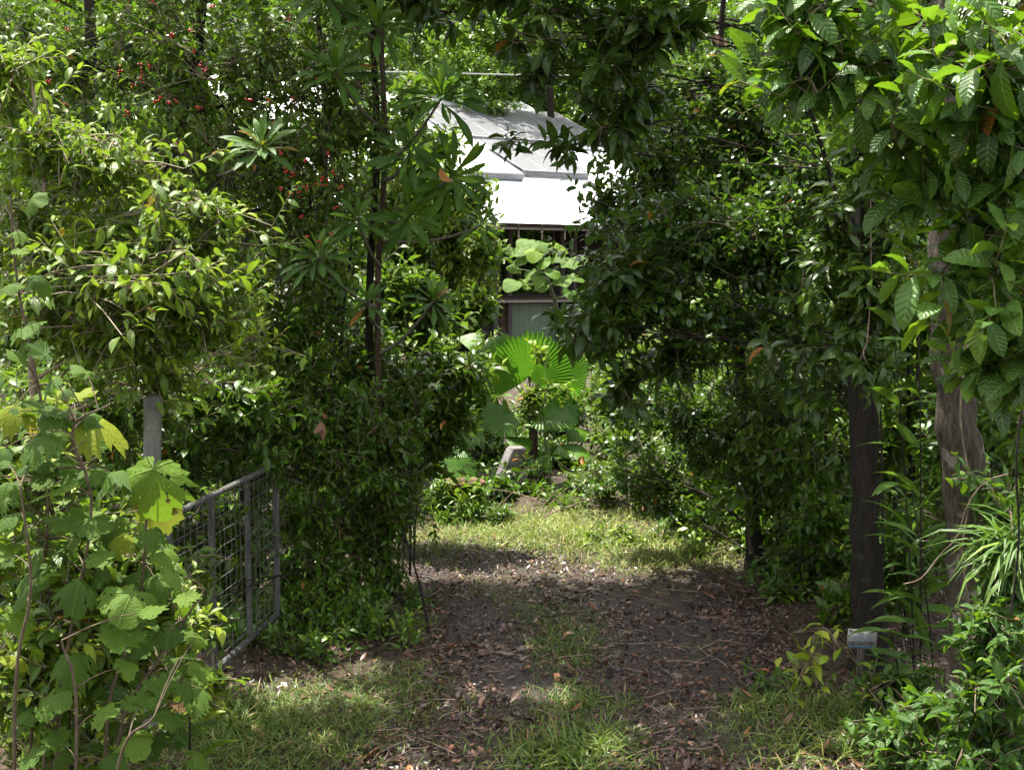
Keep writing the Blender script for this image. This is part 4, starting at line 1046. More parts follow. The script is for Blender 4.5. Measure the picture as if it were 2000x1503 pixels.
# ------------------------------------------------------------------ RIGHT SIDE
plant('glossy_tree', 'big tree with masses of small glossy dark leaves, right of the house', 'tree',
    up_from(1475, 1160, 11.0, [(1470, 1000, 11.0), (1450, 760, 11.0), (1430, 520, 11.0), (1400, 250, 11.0), (1420, -100, 11.0)]), 0.075,
    [blob(1370, 180, 11.0, 140, 90, 0.5, 260), blob(1490, 290, 10.5, 150, 110, 0.5, 300), blob(1280, 320, 10.4, 120, 90, 0.45, 230), blob(1350, 450, 9.7, 170, 90, 0.5, 300), blob(1510, 480, 9.7, 140, 100, 0.5, 270),
     blob(1200, 440, 10.6, 80, 80, 0.35, 100), blob(1260, 590, 9.6, 110, 80, 0.4, 170), blob(1430, 630, 9.6, 150, 80, 0.4, 190), blob(1350, 820, 11.0, 120, 90, 0.4, 130), blob(1610, 390, 10.2, 120, 170, 0.5, 220),
     blob(1480, 60, 11.6, 130, 70, 0.5, 150), blob(1570, 160, 11.2, 120, 130, 0.5, 200), blob(1230, 790, 11.4, 70, 100, 0.35, 80), blob(1300, 930, 11.6, 110, 90, 0.35, 110)],
    'glossy', n_single=300, seed=51, sub=8)
plant('overhanging_tree', 'dark-leaved tree whose drooping branches overhang the roof view', 'tree',
    up_from(1702, 1270, 9.3, [(1698, 900, 9.3), (1660, 500, 9.3), (1560, 150, 9.2), (1440, -120, 9.1)]), 0.035,
    [blob(1230, 60, 8.9, 110, 70, 0.4, 60), blob(1190, 190, 9.0, 75, 90, 0.35, 40), blob(1050, 60, 9.1, 80, 55, 0.3, 26), blob(1020, 150, 9.1, 40, 30, 0.2, 8), blob(990, 275, 9.1, 18, 20, 0.1, 3), blob(1110, 285, 8.9, 38, 22, 0.2, 7),
     blob(1310, 40, 8.9, 70, 45, 0.3, 26), blob(1220, 230, 9.1, 35, 45, 0.25, 12), blob(1165, 640, 9.3, 70, 65, 0.35, 34), blob(1200, 560, 9.4, 70, 70, 0.35, 34), blob(1310, 700, 9.9, 90, 70, 0.35, 22), blob(1200, 740, 9.6, 60, 50, 0.3, 18), blob(1090, 620, 9.2, 20, 25, 0.12, 3),
     blob(1000, -60, 9.3, 160, 60, 0.5, 50), blob(850, 20, 10.5, 80, 60, 0.4, 26), blob(1180, -120, 9.0, 260, 110, 0.7, 110)],
    'dark', n_single=300, seed=52, sub=5, bark='bark_dark', limb_r=0.007, spr=0.4, bend=0.16)
plant('ribbed_leaf_shrub', 'shrub with large ribbed leaves hanging in from the right edge', 'shrub',
    up_from(2080, 1500, 5.2, [(2060, 1100, 5.1), (2050, 700, 5.0), (2060, 350, 5.0), (2050, 20, 5.0)]), 0.04,
    [blob(1900, 190, 4.7, 110, 120, 0.3, 26), blob(1960, 60, 4.8, 90, 80, 0.3, 15), blob(1780, 230, 5.1, 120, 100, 0.35, 20), blob(1630, 170, 5.3, 120, 100, 0.35, 18), blob(1520, 120, 5.5, 70, 90, 0.2, 14), blob(1690, 40, 5.3, 170, 70, 0.35, 22),
     blob(1900, 450, 4.8, 110, 100, 0.3, 20), blob(1980, 580, 4.7, 60, 100, 0.25, 13), blob(1960, 700, 4.8, 70, 70, 0.2, 16), blob(1900, 660, 4.9, 60, 60, 0.2, 9), blob(1820, 340, 5.2, 80, 60, 0.2, 14), blob(1540, 10, 5.4, 60, 50, 0.2, 10), blob(1960, 300, 4.8, 80, 70, 0.2, 18)],
    'ribbed', n_single=300, seed=53, sub=3, bark='bark_brown', spr=0.55, lr=(0.42, 0.26), m=7, limb_r=0.008, old=0.005)

def big_trunk(name, label, pts, r0, r1, mat, crown, seed, sp='canopy', moss=False):
    root, tips, base = plant(name, label, 'tree', pts, r0, crown, sp, bark=mat, r1=r1, seed=seed, sides=18, trunk_k=40, tw=1.6)
    return root
# crowns of these two are out of view, placed to shade the driveway
big_trunk('shade_tree', 'straight dark tree trunk standing behind the DO NOT DIG sign',
    up_from(1694, 1335, 8.1, [(1692, 1150, 8.1), (1688, 800, 8.1), (1680, 500, 8.1), (1690, 100, 8.2), (1660, -500, 8.4), (1600, -1000, 8.6)]), 0.105, 0.06, 'bark_dark',
    [((x_, y_, z_), np.array([0.9, 0.75, 0.35]), 62 if y_ < 9.1 else 90) for x_, y_, z_ in [(-1.6, 8.0, 6.2), (-0.5, 7.7, 6.1), (0.6, 7.8, 6.2), (-1.5, 9.2, 6.3), (-0.4, 9.0, 6.2), (0.6, 9.1, 6.3), (-1.5, 10.4, 6.4), (-0.4, 10.2, 6.3), (0.5, 10.3, 6.5), (0.1, 10.7, 6.5), (-1.0, 10.7, 6.5)]], 61)
big_trunk('textured_tree', 'pale-flecked rough brown tree trunk leaning at the right, hung with creepers',
    up_from(1900, 1340, 6.5, [(1893, 1150, 6.5), (1885, 950, 6.5), (1864, 760, 6.5), (1852, 560, 6.5), (1850, 200, 6.5), (1840, -500, 6.6)]), 0.122, 0.072, 'bark_flecked',
    [((2.2, 7.6, 6.7), np.array([0.9, 1.1, 0.5]), 110), ((4.0, 7.2, 6.8), np.array([1.0, 1.4, 0.7]), 180), ((4.4, 8.7, 6.4), np.array([1.2, 1.4, 0.8]), 180)], 62)  # first crown mass added overhead, out of view, to darken the right side
# creeper lines on the textured trunk and the hanging vine
def strand(label, pix, r=0.004, mat='dry', name='vine'):
    k = smooth_path([P(*q_) for q_ in pix], 20); v, f = tubes(k[None], np.full((1, 20), r), 6)
    return tag(link(name, np_mesh(name, v, f), M[mat]), label, 'vine')
strand('pale dead vine hanging before the dark trunk, curled at its middle', [(1700, 380, 7.6), (1701, 550, 7.6), (1694, 660, 7.6), (1686, 690, 7.55), (1700, 720, 7.6), (1725, 755, 7.7)])
strand('thin brown creeper climbing the rough textured trunk', [(1903, 1250, 6.3), (1880, 1080, 6.32), (1895, 960, 6.3), (1875, 800, 6.3), (1900, 600, 6.3), (1890, 480, 6.3)], 0.005, 'twig')
strand('looping pale creeper crossing low in front of the rough trunk', [(1765, 1140, 6.3), (1800, 1128, 6.2), (1838, 1080, 6.2), (1868, 1050, 6.15), (1890, 985, 6.1), (1925, 940, 6.1), (1970, 925, 6.0)], 0.003, 'dry')
strand('dark stiff vine drooping at the far right below the ribbed leaves', [(2000, 760, 5.4), (1985, 900, 5.4), (1990, 1050, 5.4), (1975, 1200, 5.4)], 0.005, 'bark_dark')

# slim dark saplings in the shade
g_sap = 'slim dark saplings in the shade right of the driveway'
for k, (px, py, d, top) in enumerate([(1445, 1110, 12.4, (1410, 620)), (1520, 1150, 11.2, (1500, 500)), (1555, 1170, 10.8, (1565, 560)), (1600, 1180, 10.4, (1610, 640)), (1630, 1150, 11.0, (1640, 500)), (1575, 1120, 12.2, (1590, 600)), (1500, 1100, 12.6, (1480, 640)), (1745, 1180, 9.8, (1740, 500)), (1775, 1160, 10.4, (1790, 560)), (1660, 1120, 12.0, (1655, 560))]):
    plant('sapling', 'slim dark sapling stem in the shade right of the driveway', 'tree', up_from(px, py, d, [((px + top[0]) / 2 + 8, (py + top[1]) / 2, d), (top[0], top[1], d)]), 0.024, 
          [blob(top[0], top[1] + 30, d, 80, 90, 0.4, 60), blob(top[0] - 20, top[1] + 250, d, 75, 90, 0.4, 45), blob(px + 10, py - 140, d, 60, 100, 0.35, 34)], 'under', g_sap, seed=70 + k, lr=(0.33, 0.2), trunk_k=10)
plant('shade_bush', 'low dark bush at the shaded right edge of the driveway', 'shrub', up_from(1560, 1190, 10.2, [(1560, 1120, 10.2), (1570, 1050, 10.2)]), 0.02,
      [blob(1580, 1120, 10.4, 100, 70, 0.4, 110), blob(1650, 1060, 10.6, 110, 100, 0.4, 120), blob(1500, 1040, 11.6, 90, 80, 0.4, 100), blob(1420, 960, 12.2, 110, 90, 0.4, 120), blob(1330, 1010, 12.6, 80, 50, 0.3, 70), blob(1480, 800, 10.3, 90, 90, 0.3, 90), blob(1470, 940, 10.4, 80, 80, 0.3, 80), blob(1400, 830, 10.8, 90, 80, 0.3, 80), blob(1570, 900, 10.0, 90, 90, 0.3, 80), blob(1620, 1010, 9.8, 80, 80, 0.3, 70), blob(1540, 1150, 10.0, 80, 40, 0.3, 50), blob(1640, 1170, 9.2, 60, 40, 0.25, 40)], 'under', seed=82, n_single=100, L=0.12)
plant('bright_bush', 'sunlit bush with small bright leaves beyond the grass, right of the palm', 'shrub', up_from(1260, 1010, 13.6, [(1260, 940, 13.6), (1250, 860, 13.6)]), 0.02,
      [blob(1240, 940, 13.5, 90, 60, 0.4, 120), blob(1180, 930, 14.2, 40, 45, 0.3, 50), blob(1320, 880, 13.8, 90, 80, 0.4, 110), blob(1200, 850, 14.4, 45, 60, 0.3, 60), blob(1120, 985, 14.0, 60, 25, 0.3, 45)], 'mid', seed=83, n_single=150, L=0.11, lr=(0.45, 0.2))

# long-leaved ginger clumps between the two right trunks
def ginger(name, label, spots, L, seed, mat='leaf_ginger', tpl=T_GING, key='ging', n=12, spread=1.0, stem='bark_dark', cat='plant', lrm=0.5):
    rg = np.random.default_rng(seed)
    b = P(*spots[0][0]); b[2] = 0; base = b
    root = thing(name, label, cat, base)
    R_ = []; T_ = []; r_ = []
    for (bot, top) in spots:
        p0 = P(*bot); p0[2] = max(0.0, min(p0[2], 0.05)) if bot[1] > 1150 else p0[2]; p1 = P(*top)
        k = bezier(p0[None], ((p0 + p1) / 2 + np.array([0.03, 0, 0.05]))[None], p1[None], 10)
        v, f = tubes(k, np.linspace(0.006, 0.003, 10)[None], 6); link('stem', np_mesh('stem', v - base, f), M[stem], root)
        for j in range(n):
            t = 0.25 + 0.75 * j / (n - 1); p = k[0][min(9, int(t * 9))]
            side = 1 if j % 2 else -1
            d = norm(np.array([side * (0.9 * spread) + rg.normal(0, 0.25), rg.normal(-0.35, 0.35), 0.45 + rg.normal(0, 0.25)]))
            T_.append(p); R_.append(frames(d[None], 0.3, np.array([L * rg.uniform(0.7, 1.15)]), rg)[0]); r_.append(np.clip(rg.normal(lrm, 0.18), 0.05, 0.92))
    singles('leaf', key, tpl, np.array(R_), np.array(T_), np.array(r_), M[mat], root, base)
ginger('long_leaved_plant', 'tall plant with long pale lance leaves left of the rough trunk', [((1800, 1250, 7.3), (1790, 480, 7.2)), ((1790, 1260, 7.4), (1745, 640, 7.3)), ((1830, 1250, 7.3), (1780, 960, 7.1))], 0.40, 91, n=13)
ginger('lance_leaf_clump', 'clump of drooping lance leaves beside the DO NOT DIG sign', [((1790, 1330, 7.0), (1770, 1215, 6.9)), ((1760, 1340, 7.0), (1740, 1240, 6.95))], 0.26, 92, n=9, lrm=0.35)

ginger('long_leaf_sprout', 'sprout of long drooping ribbed leaves at the foot of the lobed shrub', [((360, 1440, 5.5), (365, 1280, 5.4)), ((120, 1420, 4.9), (130, 1260, 4.7))], 0.27, 93, n=7, lrm=0.4, mat='leaf_ribbed', tpl=T_RIB, key='rib')
# grassy epiphyte on the right
def tuft(name, label, c, n, L, mat, seed, spread=1.0, group=None, bias=(0, 0, 0)):
    rg = np.random.default_rng(seed); root = thing(name, label, 'plant', c, group)
    d = norm(np.stack([rg.normal(0, spread, n) + bias[0], rg.normal(0, spread, n) - 0.2 + bias[1], np.abs(rg.normal(0.9, 0.35, n)) + bias[2]], 1))
    T_ = np.array(c)[None] + rg.normal(0, 0.05, (n, 3)); R_ = frames(d, 0.2, L * rg.uniform(0.6, 1.2, n), rg)
    r_ = np.clip(rg.normal(0.5, 0.2, n), 0, 0.92)
    k = min(n, 260)
    singles('blade', 'blade', T_BLADE, R_[:k], T_[:k], r_[:k], M[mat], root, c)
    return root
tuft('grassy_fern', 'arching tuft of long narrow shiny blades before the rough trunk', P(1990, 1080, 5.7), 200, 0.34, 'leaf_ginger', 95, 0.8, bias=(-0.35, 0, -0.1))

plant('corner_bush', 'bush with mixed small glossy leaves in the lower right corner', 'shrub', up_from(1960, 1500, 5.4, [(1960, 1350, 5.5), (1950, 1200, 5.6)]), 0.018,
      [blob(1930, 1240, 5.6, 80, 70, 0.25, 55), blob(1960, 1340, 5.4, 80, 70, 0.25, 55), blob(1830, 1370, 6.0, 70, 40, 0.2, 16), blob(1900, 1430, 5.5, 120, 60, 0.25, 80), blob(1780, 1420, 6.2, 90, 50, 0.25, 60), blob(1980, 1160, 5.7, 50, 60, 0.2, 30), blob(1740, 1340, 7.0, 70, 50, 0.25, 48), blob(1960, 960, 6.2, 60, 90, 0.25, 44)],
      'light', seed=96, n_single=260, lr=(0.36, 0.18), tip=0.2, L=0.105, bark='cane', mat='leaf_ribbed', tpl=T_ELL4, key='ell4')
plant('rear_thicket', 'shadowy thicket between the dark trunk and the rough trunk', 'shrub', up_from(1770, 1230, 8.9, [(1780, 1050, 8.9), (1775, 800, 8.9), (1770, 520, 8.9)]), 0.025,
      [blob(1780, 1100, 8.9, 100, 110, 0.4, 130), blob(1780, 850, 9.0, 100, 130, 0.4, 130), blob(1930, 900, 8.0, 120, 170, 0.4, 190), blob(1780, 600, 9.0, 100, 150, 0.4, 130), blob(1960, 1100, 7.6, 90, 130, 0.4, 120), blob(1950, 560, 8.0, 110, 180, 0.4, 180), blob(1760, 330, 8.6, 120, 140, 0.4, 150), blob(1900, 250, 7.8, 150, 180, 0.4, 170)],
      'under', seed=97, n_single=120)
plant('trunk_climber', 'dark drooping leaves climbing the upper half of the dark trunk', 'vine', up_from(1722, 1330, 7.95, [(1724, 1000, 7.95), (1716, 700, 7.9), (1700, 400, 7.9), (1700, 250, 7.9)]), 0.010,
      [blob(1690, 330, 7.8, 80, 80, 0.2, 40), blob(1670, 470, 7.7, 80, 80, 0.2, 40), blob(1690, 600, 7.7, 75, 70, 0.2, 34), blob(1680, 720, 7.7, 60, 60, 0.15, 20), blob(1620, 560, 8.0, 70, 90, 0.25, 34), blob(1580, 760, 8.6, 80, 90, 0.3, 36), blob(1740, 500, 7.9, 60, 90, 0.2, 30), blob(1640, 870, 8.6, 60, 60, 0.2, 18)], 'dark', seed=99, n_single=250, L=0.145, lr=(0.42, 0.24), sub=4, limb_r=0.006, ctpl=T_ELL4)
plant('white_edged_sprig', 'reddish arching sprig with pale leaves before the sign', 'plant', up_from(1730, 1420, 6.9, [(1690, 1330, 6.9), (1650, 1250, 6.9), (1615, 1228, 6.9)]), 0.006,
      [blob(1615, 1235, 6.9, 22, 14, 0.06, 3), blob(1600, 1290, 6.95, 45, 40, 0.1, 10), blob(1710, 1350, 6.8, 25, 30, 0.1, 4)], 'light', seed=98, n_single=100, L=0.12, m=4, lr=(0.6, 0.2), bark='cane', trunk_k=10)

# ------------------------------------------------------------------ palm, heart-leaved shrub in the clearing
def seg_mesh(a, L, fold):
    """one pleated blade of a fan: wedge with a ridge, notched tip"""
    h = math.tan(a / 2)
    V = []; ts = [0.06, 0.35, 0.7, 0.93, 1.0]
    for i, t in enumerate(ts):
        w = h * t * L * (1.0 if t < 0.9 else (0.8 if t < 1 else 0.35)); dr = -0.10 * t * t * L
        V += [(-w, t * L, dr), (0, t * L * (1.0 if i < 4 else 0.985), dr + fold * h * t * L), (w, t * L, dr)]
    T = []
    for i in range(4):
        b = i * 3
        T += [(b, b + 1, b + 4), (b, b + 4, b + 3), (b + 1, b + 2, b + 5), (b + 1, b + 5, b + 4)]
    V = np.array(V); return V, np.array(T)
def palm():
    base = P(1040, 930, 16.2); base[2] = 0
    root = thing('fan_palm', 'fan palm with a large round pleated frond catching the light, centre', 'palm', base)
    st = smooth_path([base, P(1042, 860, 16.2), P(1040, 800, 16.2)], 8)
    v, f = tubes(st[None], np.linspace(0.07, 0.05, 8)[None], 10); link('trunk', np_mesh('trunk', v - base, f), M['bark_brown'], root)
    cache = {}
    #     px,py,d, radius px, normal, main axis, spread deg, n, lr
    spec = [(1032, 740, 15.8, 100, (0.05, -1, -0.42), (0.0, 0, 1), 250, 44, 0.55), (962, 705, 16.6, 72, (-0.55, -0.6, 0.6), (-0.4, 0.2, 1), 170, 30, 0.85), (1060, 795, 15.7, 80, (0.1, -0.5, 0.9), (0.75, -0.3, -0.45), 170, 28, 0.5),
            (1000, 800, 15.7, 70, (-0.2, -0.7, 0.7), (-0.7, -0.2, -0.55), 150, 24, 0.35), (1092, 868, 15.5, 66, (0.25, -0.2, 1), (0.7, -0.3, -0.6), 150, 20, 0.8), (1075, 880, 15.4, 60, (-0.3, -0.6, 0.7), (-0.35, -0.2, -1), 70, 11, 0.85),
            (985, 852, 15.5, 64, (0.2, -0.5, 0.9), (0.75, -0.1, -0.6), 80, 13, 0.7), (940, 830, 15.8, 60, (-0.3, -0.6, 0.8), (-0.6, -0.2, -0.8), 120, 18, 0.4), (1105, 830, 15.9, 55, (0.3, -0.4, 0.8), (0.5, -0.2, -0.8), 100, 16, 0.85),
            (1095, 740, 16.2, 66, (0.3, -0.9, -0.3), (0.7, 0.1, 0.5), 180, 30, 0.6), (1040, 700, 16.9, 70, (0.0, -0.6, 0.8), (0.3, 0.3, 1), 160, 26, 0.6)]
    spec2 = [(818, 898, 13.8, 125, (0.1, -0.6, 0.8), (1, -0.15, -0.28), 62, 16, 0.6), (935, 955, 13.9, 52, (0, -0.9, 0.4), (0.15, -0.1, -1), 60, 12, 0.5), (905, 870, 14.6, 60, (0.2, -0.6, 0.8), (-0.5, -0.1, -0.8), 110, 16, 0.45), (890, 660, 14.6, 60, (-0.2, -0.6, 0.8), (0.8, -0.1, -0.3), 70, 14, 0.8)]
    def frond(root, base, crown, px, py, d, rp, nrm, ax, spread, n, lr):
        c = P(px, py, d); L = rp * d / FPX
        n_ = norm(np.array(nrm, float)); y = np.array(ax, float); y = norm(y - (y @ n_) * n_); x = np.cross(y, n_)
        k = bezier(crown[None], ((crown + c) / 2 + np.array([0, 0, 0.1]))[None], (c + y * 0.02)[None], 8)
        v, f = tubes(k, np.linspace(0.012, 0.008, 8)[None], 6); fr = link('frond', np_mesh('frond', v - base, f), M['green_stem'], root)
        a = math.radians(spread) / n
        for i in range(n):
            th = (i + 0.5 - n / 2) * a
            ln = L * (0.93 + 0.1 * RNG.random()) * (1 - 0.12 * abs(i / n - 0.5) * 2)
            q_ = round(min(0.94, max(0.05, lr + RNG.normal(0, 0.06))) * 10) / 10
            kk = (round(a, 4), q_)
            if kk not in cache:
                V, T = seg_mesh(a * 1.06, 1.0, 0.9); me = np_mesh('segment', V, T, np.full(len(V), q_), np.zeros((len(V), 2)), smooth=False); me.materials.append(M['leaf_palm']); cache[kk] = me
            dx = y * math.cos(th) + x * math.sin(th); sd = np.cross(dx, n_)
            m = np.eye(4); m[:3, 0] = sd * ln; m[:3, 1] = dx * ln; m[:3, 2] = n_ * ln; m[:3, 3] = c - base
            o = bpy.data.objects.new('segment', cache[kk]); C.objects.link(o); o.parent = fr; o.matrix_local = Matrix(m.tolist())
    cr = st[-1]
    for s in spec:
        frond(root, base, cr, *s)
    b2 = P(800, 1010, 14.2); b2[2] = 0
    r2 = thing('young_fan_palm', 'young fan palm with drooping split fronds beside the bend', 'palm', b2)
    st2 = smooth_path([b2, b2 + np.array([0.02, 0, 0.2]), b2 + np.array([0.03, 0, 0.42])], 5)
    v, f = tubes(st2[None], np.linspace(0.05, 0.035, 5)[None], 8); link('trunk', np_mesh('trunk', v - b2, f), M['bark_brown'], r2)
    for s in spec2:
        frond(r2, b2, st2[-1], *s)
palm()

def heart_shrub():
    b = P(1105, 800, 21); b[2] = 0; base = b
    root = thing('heart_leaved_shrub', 'pale green shrub of big heart-shaped leaves below the eave', 'shrub', base)
    rg = np.random.default_rng(4)
    st = smooth_path([b, P(1095, 640, 21), P(1060, 520, 21), P(1045, 470, 21)], 14)
    v, f = tubes(st[None], np.linspace(0.05, 0.015, 14)[None], 8); link('trunk', np_mesh('trunk', v - base, f), M['bark_grey'], root)
    R_ = []; T_ = []; r_ = []; pet = []
    pts = [(1030, 470), (1055, 475), (1075, 480), (1045, 490), (1000, 490), (1020, 485), (1085, 500), (1060, 510), (1010, 525), (1040, 530), (1080, 530), (1110, 510), (1095, 545), (1060, 555), (1030, 555), (1120, 540), (1005, 550), (1115, 570), (1140, 560), (1150, 590),
           (1130, 510), (1160, 530), (1175, 560), (1020, 505), (1090, 485), (1055, 540), (1140, 620), (1160, 660)]
    for (px, py) in pts:
        p = P(px, py, 20.6 + rg.uniform(-0.5, 0.4)); n_ = norm(np.array([rg.normal(0, 0.35), -0.55, 0.8])); i = np.argmin(np.linalg.norm(st - p, axis=1) + np.maximum(0, st[:, 2] - p[2])); s = st[i]
        d = norm(p - s + np.array([0, -0.1, -0.15])); d = norm(d - (d @ n_) * n_)
        R_.append(np.stack([np.cross(d, n_), d, n_], 1) * rg.uniform(0.24, 0.36)); T_.append(p); r_.append(np.clip(rg.normal(0.7, 0.15), 0.2, 0.94)); pet.append(bezier(s[None], ((s + p) / 2)[None], p[None], 3)[0])
    v, f = tubes(np.array(pet), np.tile(np.array([0.012, 0.008, 0.006]), (len(pet), 1)), 4); link('petiole_work', np_mesh('petiole_work', v - base, f), M['green_stem'], root, kind='stuff')
    singles('leaf', 'heart', T_HEART, np.array(R_), np.array(T_), np.array(r_), M['leaf_heart'], root, base)
heart_shrub()

plant('palm_side_bush', 'shadowed leafy bush spreading round the foot of the fan palm', 'shrub', up_from(1000, 950, 17.5, [(1000, 900, 17.5), (1010, 840, 17.5)]), 0.03,
      [blob(1000, 900, 17.6, 90, 60, 0.5, 150), blob(930, 860, 17.2, 80, 60, 0.5, 130), blob(1090, 910, 17.0, 90, 60, 0.5, 140), blob(1120, 810, 18.5, 70, 70, 0.5, 110), blob(930, 760, 18.5, 60, 70, 0.5, 100), blob(880, 930, 15.6, 70, 40, 0.4, 90), blob(1070, 950, 14.8, 100, 45, 0.4, 60), blob(960, 975, 14.2, 60, 30, 0.3, 22), blob(1040, 800, 18.6, 70, 80, 0.4, 120), blob(990, 945, 14.5, 40, 16, 0.2, 26)],
      'under', seed=84, n_single=150, L=0.15)
plant('palm_creeper', 'yellowish creeper with small leaves tangled across the palm crown', 'vine', [P(1062, 960, 15.2) * np.array([1, 1, 0]), P(1065, 880, 15.2), P(1060, 800, 15.2), P(1070, 760, 15.2)], 0.008,
      [blob(1050, 770, 15.2, 40, 28, 0.15, 22), blob(1085, 755, 15.2, 30, 20, 0.12, 12), blob(1070, 680, 15.4, 34, 14, 0.12, 10), blob(1040, 810, 15.2, 26, 22, 0.1, 10)], 'light', seed=86, n_single=120, L=0.14, m=6, bark='green_stem', twig_mat='green_stem', lr=(0.55, 0.3))
plant('wall_foot_bush', 'low bush of narrow leaves hiding the rusty tub and wall end', 'shrub', up_from(870, 1040, 13.0, [(870, 1015, 13.0), (880, 990, 13.0)]), 0.012,
      [blob(860, 1015, 13.0, 50, 22, 0.2, 40), blob(915, 1000, 13.0, 60, 28, 0.2, 60), blob(845, 970, 13.2, 40, 35, 0.2, 34), blob(985, 1010, 12.9, 45, 20, 0.2, 34)],
      'light', seed=85, n_single=150, L=0.13, lr=(0.35, 0.2), mat='leaf_column', tpl=T_GING, ctpl=T_GING, key='ging', bark='green_stem', twig_mat='green_stem')
# low bright plants along the lit grass
plant('grass_edge_plant', 'bright leafy herb growing out of the lit grass bank', 'plant', up_from(1180, 1085, 12.0, [(1180, 1050, 12.0), (1175, 1020, 12.0)]), 0.008,
      [blob(1180, 1050, 12.0, 55, 30, 0.25, 40), blob(1140, 1065, 12.0, 30, 22, 0.2, 14), blob(1215, 1060, 12.0, 25, 20, 0.2, 10)], 'light', seed=101, n_single=200, L=0.09, m=7, bark='green_stem', trunk_k=6, twig_mat='green_stem', lr=(0.6, 0.15))
plant('small_yellow_herb', 'small yellow-green herb at the right end of the lit grass', 'plant', up_from(1350, 1115, 11.4, [(1350, 1085, 11.4), (1348, 1060, 11.4)]), 0.006,
      [blob(1350, 1080, 11.4, 34, 26, 0.2, 22)], 'light', seed=102, n_single=120, L=0.075, m=7, bark='green_stem', trunk_k=6, twig_mat='green_stem', lr=(0.65, 0.15))
plant('pale_seedling', 'pinnate seedling with pale leaves beside the rusty tub', 'plant', up_from(915, 1030, 13.2, [(920, 990, 13.2), (925, 955, 13.2)]), 0.008,
      [blob(925, 955, 13.2, 55, 25, 0.2, 16), blob(860, 1010, 13.1, 30, 22, 0.2, 9), blob(890, 975, 13.2, 35, 18, 0.2, 8)], 'light', seed=103, n_single=120, L=0.16, m=7, bark='green_stem', trunk_k=6, twig_mat='green_stem', mat='leaf_heart', lr=(0.45, 0.2))
plant('driveway_seedling', 'dark seedling standing at the right side of the dirt driveway', 'plant', up_from(1495, 1360, 7.6, [(1495, 1330, 7.6), (1490, 1305, 7.6)]), 0.005,
      [blob(1500, 1325, 7.6, 40, 22, 0.15, 12)], 'light', seed=104, n_single=80, L=0.09, m=6, bark='green_stem', trunk_k=6, twig_mat='green_stem', lr=(0.3, 0.1), tip=0.1, mat='leaf_column')
plant('centre_weed', 'two-leaved weed sprouting in the middle of the driveway', 'plant', up_from(1130, 1310, 8.0, [(1130, 1295, 8.0), (1132, 1285, 8.0)]), 0.004,
      [blob(1130, 1290, 8.0, 22, 8, 0.06, 3)], 'light', seed=105, n_single=30, L=0.10, m=4, bark='green_stem', trunk_k=6, twig_mat='green_stem', lr=(0.4, 0.1), tip=0.1)

# pile of dry sticks and slender stems at the bend
g_st = 'dry sticks heaped at the back of the grass'
rgS = np.random.default_rng(12)
for k in range(16):
    a_ = P(rgS.uniform(960, 1080), rgS.uniform(985, 1020), 13.2 + rgS.uniform(-0.2, 0.3)); a_[2] = max(0.02, a_[2])
    b_ = a_ + np.array([rgS.normal(0, 0.3), rgS.normal(0, 0.1), rgS.uniform(0.05, 0.35)])
    kx = bezier(a_[None], ((a_ + b_) / 2 + rgS.normal(0, 0.04, 3))[None], b_[None], 5); v, f = tubes(kx, np.linspace(0.007, 0.003, 5)[None], 5)
    tag(link('dry_stick', np_mesh('dry_stick', v, f), M['dry']), 'thin dry stick in the heap at the back of the grass', 'stick', g_st)
g_cane = 'slender dark stems at the bend of the driveway'
for k, (x0, x1, y0, y1, d) in enumerate([(800, 795, 1060, 880, 10.6), (775, 790, 1100, 820, 10.5), (760, 770, 1120, 860, 10.4), (785, 800, 1080, 900, 10.7), (845, 790, 1275, 1040, 8.9), (748, 752, 1180, 930, 10.2), (808, 806, 1050, 930, 10.9)]):
    kx = smooth_path([P(x0, y0, d), P((x0 + x1) / 2 + 6, (y0 + y1) / 2, d), P(x1, y1, d)], 8); kx[0][2] = -0.02; v, f = tubes(kx[None], np.linspace(0.013, 0.007, 8)[None], 6)
    tag(link('bare_stem', np_mesh('bare_stem', v, f), M['bark_dark']), 'slender dark bare stem at the bend of the driveway', 'stem', g_cane)

M['dead'] = plain_mat('withered_leaf', (0.10, 0.045, 0.025), (0.20, 0.10, 0.06), 14, 0.7, 0.2)
M['orange'] = plain_mat('orange_leaf', (0.19, 0.08, 0.014), (0.29, 0.13, 0.02), 14, 0.6, 0.2)
for px, py, d, L_, n_, mt, lab in [(628, 842, 9.0, 0.15, 3, 'dead', 'withered brown leaf cluster hanging in the gate shrub'), (861, 362, 9.2, 0.26, 1, 'orange', 'long orange dying leaf hanging under the big rosette'), (1140, 905, 14.6, 0.18, 3, 'orange', 'yellow dead leaf scraps caught beside the palm'),
                                   (872, 838, 11.0, 0.15, 1, 'orange', 'orange dying leaf hanging left of the palm'), (528, 772, 9.0, 0.08, 2, 'dead', 'small curled brown leaf above the gate end'), (1390, 90, 9.2, 0.15, 2, 'dead', 'brown curled leaf in the glossy tree top')]:
    c = P(px, py, d); rt = thing('dead_leaf', lab, 'leaf', c)
    for k in range(n_):
        t = T_FALLEN[k]; me = np_mesh('blade', t[0] * L_ * rgF.uniform(0.8, 1.2), t[1], np.full(len(t[0]), 0.5), t[2])
        o = link('blade', me, M[mt], rt, loc=(0, 0, L_ * 0.5)); o.rotation_euler = (math.radians(-90 + rgF.normal(0, 14)), rgF.normal(0, 0.5), rgF.normal(0, 0.4))

